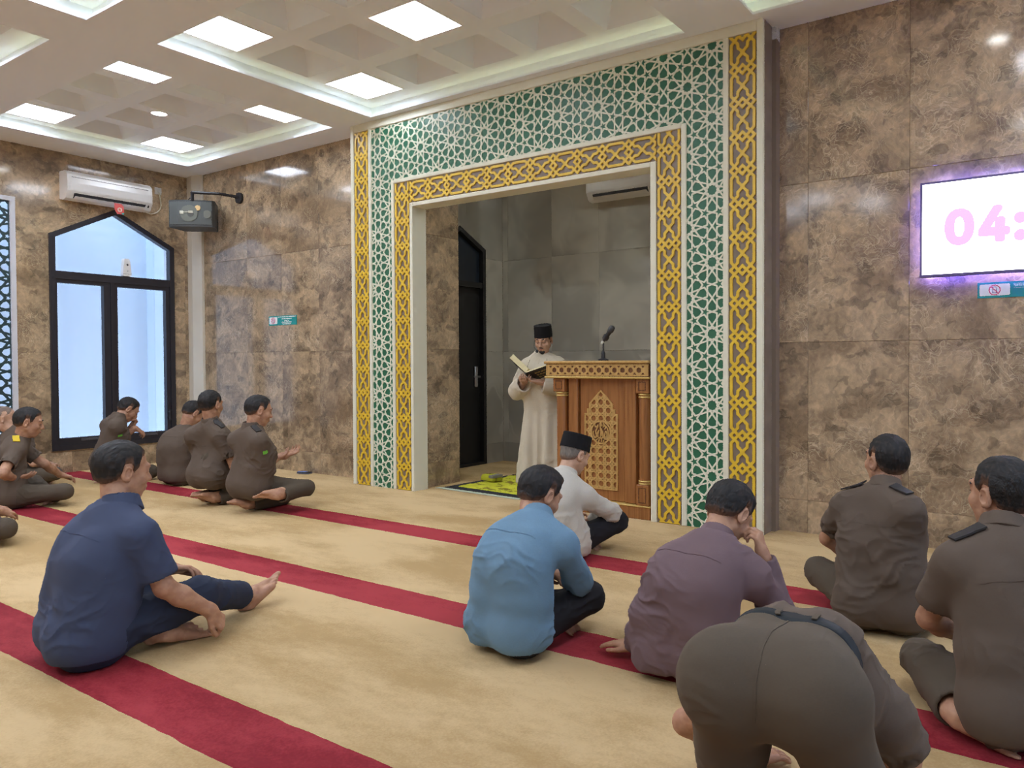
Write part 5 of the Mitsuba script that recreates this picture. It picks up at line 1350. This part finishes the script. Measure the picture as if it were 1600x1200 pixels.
# ------------------------------------------------------------------ the men: joints in metres, then clothes, head direction and hands
JOINTS = {
    'navy': {'pel': (-3.657, 1.575, 0.145), 'chest': (-3.64, 1.6, 0.405), 'c7': (-3.634, 1.679, 0.65), 'head': (-3.709, 1.745, 0.8), 'shL': (-3.818, 1.625, 0.525), 'shR': (-3.432, 1.665, 0.555), 'elL': (-3.95, 1.8, 0.31), 'elR': (-3.385, 1.765, 0.31), 'wrL': (-3.8, 2.0, 0.28), 'wrR': (-3.365, 1.965, 0.155), 'hipL': (-3.753, 1.601, 0.122), 'hipR': (-3.559, 1.555, 0.118), 'knL': (-3.908, 1.989, 0.151), 'knR': (-3.481, 1.985, 0.204), 'anL': (-3.503, 1.827, 0.074), 'anR': (-3.68, 2.35, 0.074), 'toeL': (-3.514, 2.033, 0.035), 'toeR': (-3.492, 2.402, 0.16)},
    'blue': {'pel': (-2.144, 2.664, 0.137), 'chest': (-2.11, 2.631, 0.385), 'c7': (-2.106, 2.794, 0.581), 'head': (-2.176, 2.926, 0.661), 'shL': (-2.292, 2.767, 0.477), 'shR': (-1.924, 2.751, 0.493), 'elL': (-2.462, 2.898, 0.278), 'elR': (-1.955, 2.943, 0.276), 'wrL': (-2.285, 3.07, 0.225), 'wrR': (-2.169, 3.074, 0.26), 'hipL': (-2.234, 2.691, 0.117), 'hipR': (-2.054, 2.653, 0.113), 'knL': (-2.52, 3.0, 0.152), 'knR': (-1.971, 3.054, 0.169), 'anL': (-2.13, 3.074, 0.063), 'anR': (-2.339, 3.151, 0.03), 'toeL': (-1.966, 2.969, 0.051), 'toeR': (-2.387, 2.964, 0.056)},
    'white': {'pel': (-2.896, 4.146, 0.129), 'chest': (-2.932, 4.056, 0.352), 'c7': (-2.911, 4.201, 0.543), 'head': (-2.906, 4.313, 0.664), 'shL': (-3.098, 4.193, 0.464), 'shR': (-2.746, 4.197, 0.419), 'elL': (-3.221, 4.344, 0.256), 'elR': (-2.676, 4.431, 0.277), 'wrL': (-3.046, 4.51, 0.218), 'wrR': (-2.885, 4.525, 0.191), 'hipL': (-2.985, 4.168, 0.11), 'hipR': (-2.808, 4.15, 0.106), 'knL': (-3.283, 4.448, 0.147), 'knR': (-2.688, 4.526, 0.195), 'anL': (-2.903, 4.514, 0.062), 'anR': (-3.044, 4.555, 0.03), 'toeL': (-2.738, 4.421, 0.05), 'toeR': (-3.159, 4.406, 0.055)},
    'mauve': {'pel': (-1.356, 2.828, 0.126), 'chest': (-1.316, 2.796, 0.373), 'c7': (-1.293, 2.96, 0.557), 'head': (-1.282, 3.106, 0.64), 'shL': (-1.468, 2.986, 0.433), 'shR': (-1.113, 2.932, 0.43), 'elL': (-1.5, 2.766, 0.25), 'elR': (-1.067, 3.148, 0.239), 'wrL': (-1.624, 2.881, 0.06), 'wrR': (-1.125, 3.103, 0.48), 'hipL': (-1.448, 2.844, 0.107), 'hipR': (-1.265, 2.852, 0.108), 'knL': (-1.696, 3.182, 0.155), 'knR': (-0.969, 3.15, 0.151), 'anL': (-1.301, 3.228, 0.067), 'anR': (-1.358, 3.231, 0.063), 'toeL': (-1.122, 3.151, 0.052), 'toeR': (-1.527, 3.132, 0.051)},
    'right': {'pel': (-0.797, 3.853, 0.138), 'chest': (-0.819, 3.897, 0.403), 'c7': (-0.822, 3.94, 0.665), 'head': (-0.822, 4.058, 0.792), 'shL': (-1.011, 3.954, 0.565), 'shR': (-0.685, 3.795, 0.596), 'elL': (-1.136, 4.12, 0.353), 'elR': (-0.681, 3.99, 0.369), 'wrL': (-0.958, 4.238, 0.21), 'wrR': (-0.726, 4.214, 0.249), 'hipL': (-0.891, 3.857, 0.117), 'hipR': (-0.706, 3.882, 0.118), 'knL': (-1.191, 4.158, 0.161), 'knR': (-0.479, 4.245, 0.156), 'anL': (-0.806, 4.272, 0.057), 'anR': (-0.884, 4.246, 0.068), 'toeL': (-0.631, 4.177, 0.052), 'toeR': (-1.054, 4.142, 0.053)},
    'far': {'pel': (-0.139, 2.933, 0.15), 'chest': (-0.173, 2.987, 0.426), 'c7': (-0.221, 3.041, 0.696), 'head': (-0.243, 3.174, 0.806), 'shL': (-0.357, 2.918, 0.594), 'shR': (-0.027, 3.089, 0.615), 'elL': (-0.472, 3.051, 0.348), 'elR': (0.038, 3.172, 0.331), 'wrL': (-0.386, 3.269, 0.234), 'wrR': (-0.14, 3.334, 0.232), 'hipL': (-0.231, 2.917, 0.129), 'hipR': (-0.053, 2.976, 0.13), 'knL': (-0.523, 3.231, 0.124), 'knR': (0.15, 3.358, 0.165), 'anL': (-0.345, 2.864, 0.087), 'anR': (-0.246, 3.27, 0.061), 'toeL': (-0.18, 2.948, 0.031), 'toeR': (-0.413, 3.157, 0.052)},
    'kneelR': {'pel': (-6.052, 3.895, 0.259), 'chest': (-6.001, 3.947, 0.499), 'c7': (-6.012, 3.879, 0.737), 'head': (-5.99, 3.956, 0.889), 'shL': (-6.189, 3.851, 0.625), 'shR': (-5.832, 3.83, 0.636), 'elL': (-6.189, 4.068, 0.433), 'elR': (-5.891, 3.923, 0.368), 'wrL': (-5.996, 4.222, 0.468), 'wrR': (-6.0, 4.131, 0.452), 'hipL': (-6.142, 3.92, 0.242), 'hipR': (-5.963, 3.934, 0.24), 'knL': (-6.151, 4.299, 0.065), 'knR': (-5.844, 4.336, 0.178), 'anL': (-6.086, 3.901, 0.06), 'anR': (-5.721, 3.955, 0.168), 'toeL': (-6.073, 3.709, 0.032), 'toeR': (-5.722, 3.765, 0.142)},
    'kneelM': {'pel': (-6.707, 3.911, 0.295), 'chest': (-6.708, 4.006, 0.525), 'c7': (-6.683, 3.909, 0.751), 'head': (-6.693, 3.936, 0.922), 'shL': (-6.853, 3.839, 0.636), 'shR': (-6.505, 3.909, 0.627), 'elL': (-6.952, 3.973, 0.399), 'elR': (-6.45, 4.011, 0.361), 'wrL': (-6.84, 4.195, 0.376), 'wrR': (-6.596, 4.213, 0.379), 'hipL': (-6.799, 3.931, 0.276), 'hipR': (-6.619, 3.944, 0.276), 'knL': (-6.867, 4.296, 0.083), 'knR': (-6.583, 4.314, 0.085), 'anL': (-6.768, 3.906, 0.061), 'anR': (-6.626, 3.914, 0.061), 'toeL': (-6.745, 3.716, 0.031), 'toeR': (-6.623, 3.723, 0.031)},
    'hunch': {'pel': (-8.152, 4.39, 0.13), 'chest': (-8.145, 4.369, 0.383), 'c7': (-8.16, 4.499, 0.603), 'head': (-8.131, 4.572, 0.756), 'shL': (-8.343, 4.45, 0.505), 'shR': (-7.986, 4.525, 0.487), 'elL': (-8.416, 4.604, 0.267), 'elR': (-7.843, 4.551, 0.233), 'wrL': (-8.236, 4.775, 0.224), 'wrR': (-8.002, 4.746, 0.227), 'hipL': (-8.242, 4.417, 0.111), 'hipR': (-8.06, 4.401, 0.111), 'knL': (-8.495, 4.752, 0.153), 'knR': (-7.756, 4.69, 0.153), 'anL': (-8.097, 4.767, 0.066), 'anR': (-8.145, 4.771, 0.066), 'toeL': (-7.929, 4.668, 0.052), 'toeR': (-8.328, 4.703, 0.052)},
    'window': {'pel': (-8.924, 4.037, 0.241), 'chest': (-8.856, 4.107, 0.465), 'c7': (-8.851, 4.108, 0.706), 'head': (-8.862, 4.244, 0.798), 'shL': (-9.036, 4.086, 0.624), 'shR': (-8.688, 4.024, 0.619), 'elL': (-9.092, 4.301, 0.446), 'elR': (-8.876, 4.12, 0.431), 'wrL': (-8.902, 4.301, 0.601), 'wrR': (-8.802, 4.293, 0.589), 'hipL': (-9.01, 4.072, 0.224), 'hipR': (-8.833, 4.057, 0.224), 'knL': (-9.017, 4.459, 0.086), 'knR': (-8.74, 4.433, 0.089), 'anL': (-8.98, 4.066, 0.06), 'anR': (-8.844, 4.053, 0.06), 'toeL': (-8.987, 3.879, 0.03), 'toeR': (-8.868, 3.867, 0.03)},
    'left': {'pel': (-8.148, 2.83, 0.129), 'chest': (-8.194, 2.87, 0.377), 'c7': (-8.164, 2.936, 0.623), 'head': (-8.102, 3.002, 0.766), 'shL': (-8.345, 2.982, 0.54), 'shR': (-8.003, 2.847, 0.53), 'elL': (-8.256, 3.191, 0.351), 'elR': (-7.827, 2.696, 0.356), 'wrL': (-8.369, 3.37, 0.215), 'wrR': (-8.006, 2.856, 0.276), 'hipL': (-8.237, 2.855, 0.109), 'hipR': (-8.054, 2.844, 0.111), 'knL': (-8.502, 3.18, 0.154), 'knR': (-7.77, 3.157, 0.137), 'anL': (-8.104, 3.171, 0.069), 'anR': (-8.168, 3.189, 0.059), 'toeL': (-7.934, 3.076, 0.053), 'toeR': (-8.342, 3.101, 0.051)},
    'bald': {'pel': (-9.45, 3.289, 0.127), 'chest': (-9.44, 3.329, 0.381), 'c7': (-9.429, 3.405, 0.623), 'head': (-9.524, 3.309, 0.724), 'shL': (-9.616, 3.396, 0.544), 'shR': (-9.249, 3.361, 0.54), 'elL': (-9.707, 3.483, 0.279), 'elR': (-9.164, 3.437, 0.27), 'wrL': (-9.538, 3.662, 0.225), 'wrR': (-9.304, 3.643, 0.225), 'hipL': (-9.539, 3.316, 0.108), 'hipR': (-9.357, 3.3, 0.108), 'knL': (-9.795, 3.648, 0.153), 'knR': (-9.05, 3.586, 0.153), 'anL': (-9.397, 3.657, 0.067), 'anR': (-9.441, 3.661, 0.067), 'toeL': (-9.228, 3.558, 0.052), 'toeR': (-9.624, 3.593, 0.052)},
    'knee': {'pel': (-6.811, 1.924, 0.128), 'chest': (-6.808, 1.959, 0.382), 'c7': (-6.802, 2.026, 0.628), 'head': (-6.795, 2.103, 0.779), 'shL': (-6.987, 2.026, 0.544), 'shR': (-6.62, 1.994, 0.544), 'elL': (-7.064, 2.128, 0.28), 'elR': (-6.526, 2.082, 0.28), 'wrL': (-6.895, 2.307, 0.224), 'wrR': (-6.659, 2.285, 0.212), 'hipL': (-6.901, 1.951, 0.109), 'hipR': (-6.718, 1.935, 0.109), 'knL': (-7.151, 2.288, 0.153), 'knR': (-6.409, 2.221, 0.134), 'anL': (-6.754, 2.302, 0.066), 'anR': (-6.801, 2.306, 0.065), 'toeL': (-6.586, 2.203, 0.052), 'toeR': (-6.984, 2.238, 0.052)},
    'bow': {'pel': (-0.586, 1.689, 0.572), 'chest': (-0.606, 1.93, 0.476), 'c7': (-0.609, 2.155, 0.355), 'head': (-0.627, 2.276, 0.235), 'shL': (-0.792, 2.062, 0.363), 'shR': (-0.421, 2.085, 0.396), 'elL': (-1.017, 2.129, 0.183), 'elR': (-0.409, 2.281, 0.177), 'wrL': (-0.852, 2.273, 0.051), 'wrR': (-0.574, 2.404, 0.03), 'hipL': (-0.677, 1.669, 0.544), 'hipR': (-0.493, 1.689, 0.544), 'knL': (-0.776, 1.866, 0.18), 'knR': (-0.421, 1.902, 0.183), 'anL': (-0.745, 1.479, 0.049), 'anR': (-0.38, 1.517, 0.049), 'toeL': (-0.802, 1.669, 0.036), 'toeR': (-0.368, 1.715, 0.035)},
    'imam': {'pel': (-4.605, 6.295, 0.901), 'chest': (-4.611, 6.221, 1.14), 'c7': (-4.637, 6.307, 1.372), 'head': (-4.588, 6.264, 1.53), 'shL': (-4.465, 6.367, 1.273), 'shR': (-4.815, 6.279, 1.266), 'elL': (-4.322, 6.231, 1.061), 'elR': (-4.839, 6.142, 1.012), 'wrL': (-4.486, 6.049, 1.112), 'wrR': (-4.647, 6.021, 1.117), 'hipL': (-4.516, 6.311, 0.868), 'hipR': (-4.693, 6.28, 0.868), 'knL': (-4.482, 6.248, 0.458), 'knR': (-4.699, 6.209, 0.457), 'anL': (-4.509, 6.346, 0.069), 'anR': (-4.71, 6.311, 0.069), 'toeL': (-4.449, 6.165, 0.034), 'toeR': (-4.705, 6.12, 0.034)},
}
def placket(J, s, sv, sn, fr):
    pts = [J['c7'] - fr['ac'] * (.07 + .018 * i) * s + fr['fs'] * .14 for i in range(14)]
    return surf_strip(sv, sn, pts, .026, fr['rs'], .002, .001), 'robe_cream', False, None
def seam_r(J, s, sv, sn, fr, sg=1):
    pts = [lerp(J['c7'], J['shR' if sg > 0 else 'shL'], .55) - fr['ac'] * (.01 + .02 * i) * s + fr['fs'] * .13 for i in range(11)]
    return surf_strip(sv, sn, pts, .004, fr['rs'], .0015, .0005), 'seam_brown', False, None
def seam_l(J, s, sv, sn, fr): return seam_r(J, s, sv, sn, fr, -1)
mat('seam_brown', (0.20, 0.16, 0.11), 0.8)
UNI = dict(shirt='uniform', trousers='uniform_trousers', sleeve='short', sleeve_t=.68)
BLK = dict(L='epaulette_black', R='epaulette_black')
MEN = [
    ('navy', 'man in navy short-sleeved shirt sitting in the left foreground, clasping one bare foot', dict(
        s=1.12, hs=1.0, near=2, head=(-4, 8), shirt='navy', trousers='navy_dark', sleeve='short', sleeve_t=.80, fat=1.14, fold=.015, yoke=.12,
        hair=dict(thick=.009), hands=dict(R=dict(d=(-.05, .55, -.75), p=(-.7, -.5, -.3), curl=.8, res=.0042, thumb=.5)), feet=dict(R=dict(d=(.10, .80, .62), up=(-.1, -.6, .8), res=.0048), L=dict(d=(.35, 1, .0), up=(.6, -.4, .6), res=.0042)), hem=.86)),
    ('blue', 'man in a light blue shirt with rolled sleeves sitting cross-legged before the pulpit', dict(
        s=1.03, near=2, head=(-14, 28), shirt='denim_blue', trousers='black_cloth', sleeve='long', sleeve_e=.30, fold=.014, yoke=.13, hair=dict(thick=.010, top=.012),
        hands=dict(R=dict(d=(-.4, .7, -.1), p=(-.6, -.2, .4), curl=.5, res=.0045)), feet=dict(R=dict(res=.005), L=dict(res=.005)))),
    ('white', 'man in a greyish white shirt and black cap sitting close in front of the pulpit', dict(
        s=1.0, near=1, head=(-16, 24), shirt='white_shirt', trousers='black_cloth', sleeve='long', cap=.098, hair=dict(tone=(.17, .15, .13), thick=.003, label='close-cropped grey hair'), yoke=.14, skin='skin_light', fold=.013)),
    ('mauve', 'man in a mauve long-sleeved shirt leaning on one hand, his other hand at his face', dict(
        s=1.03, near=2, head=(-18, 40), shirt='mauve', trousers='black_cloth', sleeve='long', fold=.015, yoke=.14, hair=dict(thick=.012, top=.008), sleeve_e=.93,
        hands=dict(L=dict(d=(-1, .05, -.10), p=(0, 0, -1), curl=.12, res=.0042, thumb=.2), R=dict(d=(-.25, -.05, .9), p=(-.9, .0, -.1), curl=.75, res=.0045)))),
    ('right', 'man in brown uniform sitting nearest the right-hand marble wall, head turned left', dict(
        s=1.05, near=1, head=(48, -4), epaulettes=BLK, yoke=.16, hair=dict(thick=.007, line=.006), face=1, **UNI)),
    ('far', 'man in brown uniform at the right picture edge, face turned left, bare toes showing', dict(
        s=1.06, near=2, head=(52, 0), epaulettes=BLK, yoke=.15, hair=dict(thick=.009), face=1, feet=dict(L=dict(d=(.9, -.30, -.12), up=(-.1, -.75, .5), res=.004)), hem=.90, **UNI)),
    ('kneelR', 'man in brown uniform kneeling with open palms raised, rightmost of the kneeling row', dict(
        s=1.02, near=1, head=(-16, 14), yoke=.16, patches=dict(R=(.28, (1, 0, .1))), epaulettes=dict(R='epaulette_black'), hair=dict(thick=.008, line=.004), face=1,
        hands=dict(R=dict(d=(.10, .85, .35), p=(-.2, -.45, .85), curl=.28, res=.005, thumb=.1), L=dict(d=(.05, .85, .35), p=(.2, -.45, .85), curl=.28, res=.005, thumb=.1)),
        feet=dict(R=dict(d=(-.35, -.80, -.15), up=(.5, .1, -.7), res=.005), L=dict(d=(-.15, -1, 0), up=(0, 0, -1), res=.006)), **UNI)),
    ('kneelM', 'man in brown uniform kneeling upright between two others, seen from behind', dict(
        s=1.02, near=1, head=(18, 4), yoke=.16, hair=dict(thick=.008), epaulettes=dict(R='epaulette_black'), feet=dict(R=dict(d=(-.15, -1, 0), up=(.2, 0, -1), res=.006), L=dict(d=(.3, -1, 0), up=(0, 0, -1), res=.006)), **UNI)),
    ('hunch', 'man in brown uniform hunched and half hidden, leftmost of the row of three backs', dict(
        s=1.03, near=0, head=(-5, 38), yoke=.16, hair=dict(thick=.010), **UNI)),
    ('window', 'man in brown uniform before the window, touching his nose with one hand', dict(
        s=1.0, near=1, head=(-14, 36), patches=dict(R=(.16, (.8, -.2, .3))), hair=dict(thick=.008), face=1,
        hands=dict(L=dict(d=(.35, .25, .75), p=(.3, -.8, .3), curl=.8, res=.006), R=dict(d=(0, .6, -.4), curl=.5)), **UNI)),
    ('left', 'man in brown uniform with a yellow shoulder strap sitting cross-legged at the left edge', dict(
        s=1.03, near=1, head=(-24, 14), epaulettes=dict(R='epaulette_yellow'), hair=dict(thick=.009), face=1,
        hands=dict(R=dict(d=(.25, .9, .15), p=(-.6, -.3, .7), curl=.18, res=.005, thumb=.1), L=dict(d=(.15, .9, -.3), p=(0, -.2, -1), curl=.4, res=.006)), feet=dict(R=dict(res=.006), L=dict(res=.006)), **UNI)),
    ('bald', 'bald man cut off by the left picture edge behind another man', dict(s=1.03, near=0, head=(-20, 10), hair=dict(tone=(.20, .15, .12), thick=.0015, line=.035), skin='skin_light', **UNI)),
    ('knee', 'man of whom only one dark knee and a hand show at the left edge', dict(s=1.03, near=0, head=(0, 10), hair=dict(thick=.008), hands=dict(R=dict(res=.007)), **UNI)),
    ('bow', 'man bent down to the floor in the right foreground, brown trousers with black belt', dict(
        s=1.04, near=2, head=(8, 70), shirt='uniform', trousers='uniform_trousers', sleeve='short', sleeve_t=.62, seated=False, axis=(0.02, 1.0, 0.10), waist=.135, loops=(-.03, .055), fat=.98, hem=.95, fold=.013, fold_t=1.5, hair=dict(thick=.008), collar=True,
        hands=dict(L=dict(d=(.35, .9, -.15), p=(0, 0, -1), curl=.15, res=.0045, thumb=.3), R=dict(d=(-.1, 1, -.1), p=(0, 0, -1), curl=.15, res=.006)))),
    ('imam', 'standing man in a long cream robe and black cap reading beside the pulpit', dict(
        s=1.02, near=1, hs=1.02, head=(196, 20), shirt='robe_cream', skin='skin_light', trousers=None, sleeve='robe', robe=True, seated=False, cap=.112, hair=dict(thick=.005), face=1, beard=1, fold=.010, extra=[('placket', placket), ('shoulder_seam', seam_r), ('shoulder_seam', seam_l)], collar_h=(-.004, .030),
        hands=dict(L=dict(d=(-.60, -.50, .15), p=(0, -.1, 1), curl=.55, res=.005, thumb=.3), R=dict(d=(.35, -.75, .15), p=(0, -.1, 1), curl=.5, res=.005, thumb=.3)))),
]

def build_man(i):
    name, label, spec = MEN[i]
    q = dict(spec); q['joints'] = JOINTS[name]; q['seed'] = 100 + 7 * i
    return person_parts(q)
with ThreadPoolExecutor(4) as pool:
    built = list(pool.map(build_man, range(len(MEN))))
for (name, label, spec), parts in zip(MEN, built):
    k = thing('person', label, 'person', None)
    for part, mesh, bsdf, smooth, lab in parts:
        m = mesh if not isinstance(mesh, tuple) else trimesh.Trimesh(mesh[0], mesh[1], process=False)
        put(part, m, bsdf, k, smooth, lab, **({'color': mesh[2]} if isinstance(mesh, tuple) and len(mesh) > 2 else {}))

# ------------------------------------------------------------------ the reader's book and headset
jm = {k_: np.array(v_) for k_, v_ in JOINTS['imam'].items()}
Fh = np.array(frame_from(dirv(196, 20)))
bf = unit(V(-dirv(190)[0], -dirv(190)[1], 0))           # towards the reader's chest
br_ = unit(np.cross(bf, V(0, 0, 1)))
if br_ @ V(-1, 0, 0) < 0: br_ = -br_                     # towards the left in the photograph
k = thing('book', 'open dark-covered book with cream pages held by the standing man', 'book')
B0 = lerp(jm['wrL'], jm['wrR'], .62) + V(0, 0, .085) - bf * .110
def leaf(side, deg, z0, z1, w0, w1, l0, l1, b=.002):
    d = side * br_ * math.cos(math.radians(deg)) + V(0, 0, 1) * math.sin(math.radians(deg))
    sp_ = unit(bf + V(0, 0, -.48)); sp_ = unit(sp_ - d * (sp_ @ d))
    n_ = np.cross(d, sp_)
    if n_[2] < 0: n_ = -n_
    m = cbox(w0, w1, l0, l1, z0, z1, b)
    M = np.eye(4); M[:3, 0], M[:3, 1], M[:3, 2], M[:3, 3] = d, sp_, n_, B0
    if np.linalg.det(M[:3, :3]) < 0: m = trimesh.Trimesh(m.vertices, np.array(m.faces)[:, ::-1], process=False)
    m = m.copy(); m.apply_transform(M); return m
mat('book_cover', (0.030, 0.024, 0.018), 0.5); mat('page_cream', (0.68, 0.60, 0.34), 0.7); mat('book_gold', (0.34, 0.26, 0.08), 0.4)
for side, deg in ((1, 40), (-1, 17)):
    put('cover', leaf(side, deg, 0, .004, .004, .240, 0, .30), 'book_cover', k)
    put('page_block', leaf(side, deg, .004, (.058 if side > 0 else .020), .006, .232, .004, .294), 'page_cream', k)
put('spine', tube([B0, B0 + unit(bf + V(0, 0, -.48)) * .30], .010, 10), 'book_cover', k)
orn = [leaf(-1, 17, -.0008, .0, .075 + .035 * (i % 4), .100 + .035 * (i % 4), .05 + .045 * (i // 4), .070 + .045 * (i // 4), 0) for i in range(16)]
put('cover_ornament', cat_meshes(orn), 'book_gold', k, kind='stuff')
k = thing('headset_microphone', 'thin black headset microphone at the mouth of the standing man', 'microphone')
hg = lambda x, y, z: jm['head'] + 1.04 * (x * Fh[0] + y * Fh[1] + z * Fh[2])
boom = spline([hg(.086, -.01, .02), hg(.088, .03, -.01), hg(.070, .085, -.045), hg(.036, .122, -.066)], 20)
put('boom', tube(boom, .0025, 6), 'black_plastic', k, smooth=True)
put('ear_hook', tube(spline([hg(.084, .012, .030), hg(.092, -.012, .040), hg(.092, -.034, .010), hg(.084, -.030, -.03)], 14), .003, 6), 'black_plastic', k, smooth=True)
fm = trimesh.creation.icosphere(2, .016); fm.apply_translation(hg(.034, .126, -.067))
put('foam', fm, 'mic_mesh', k, smooth=True)
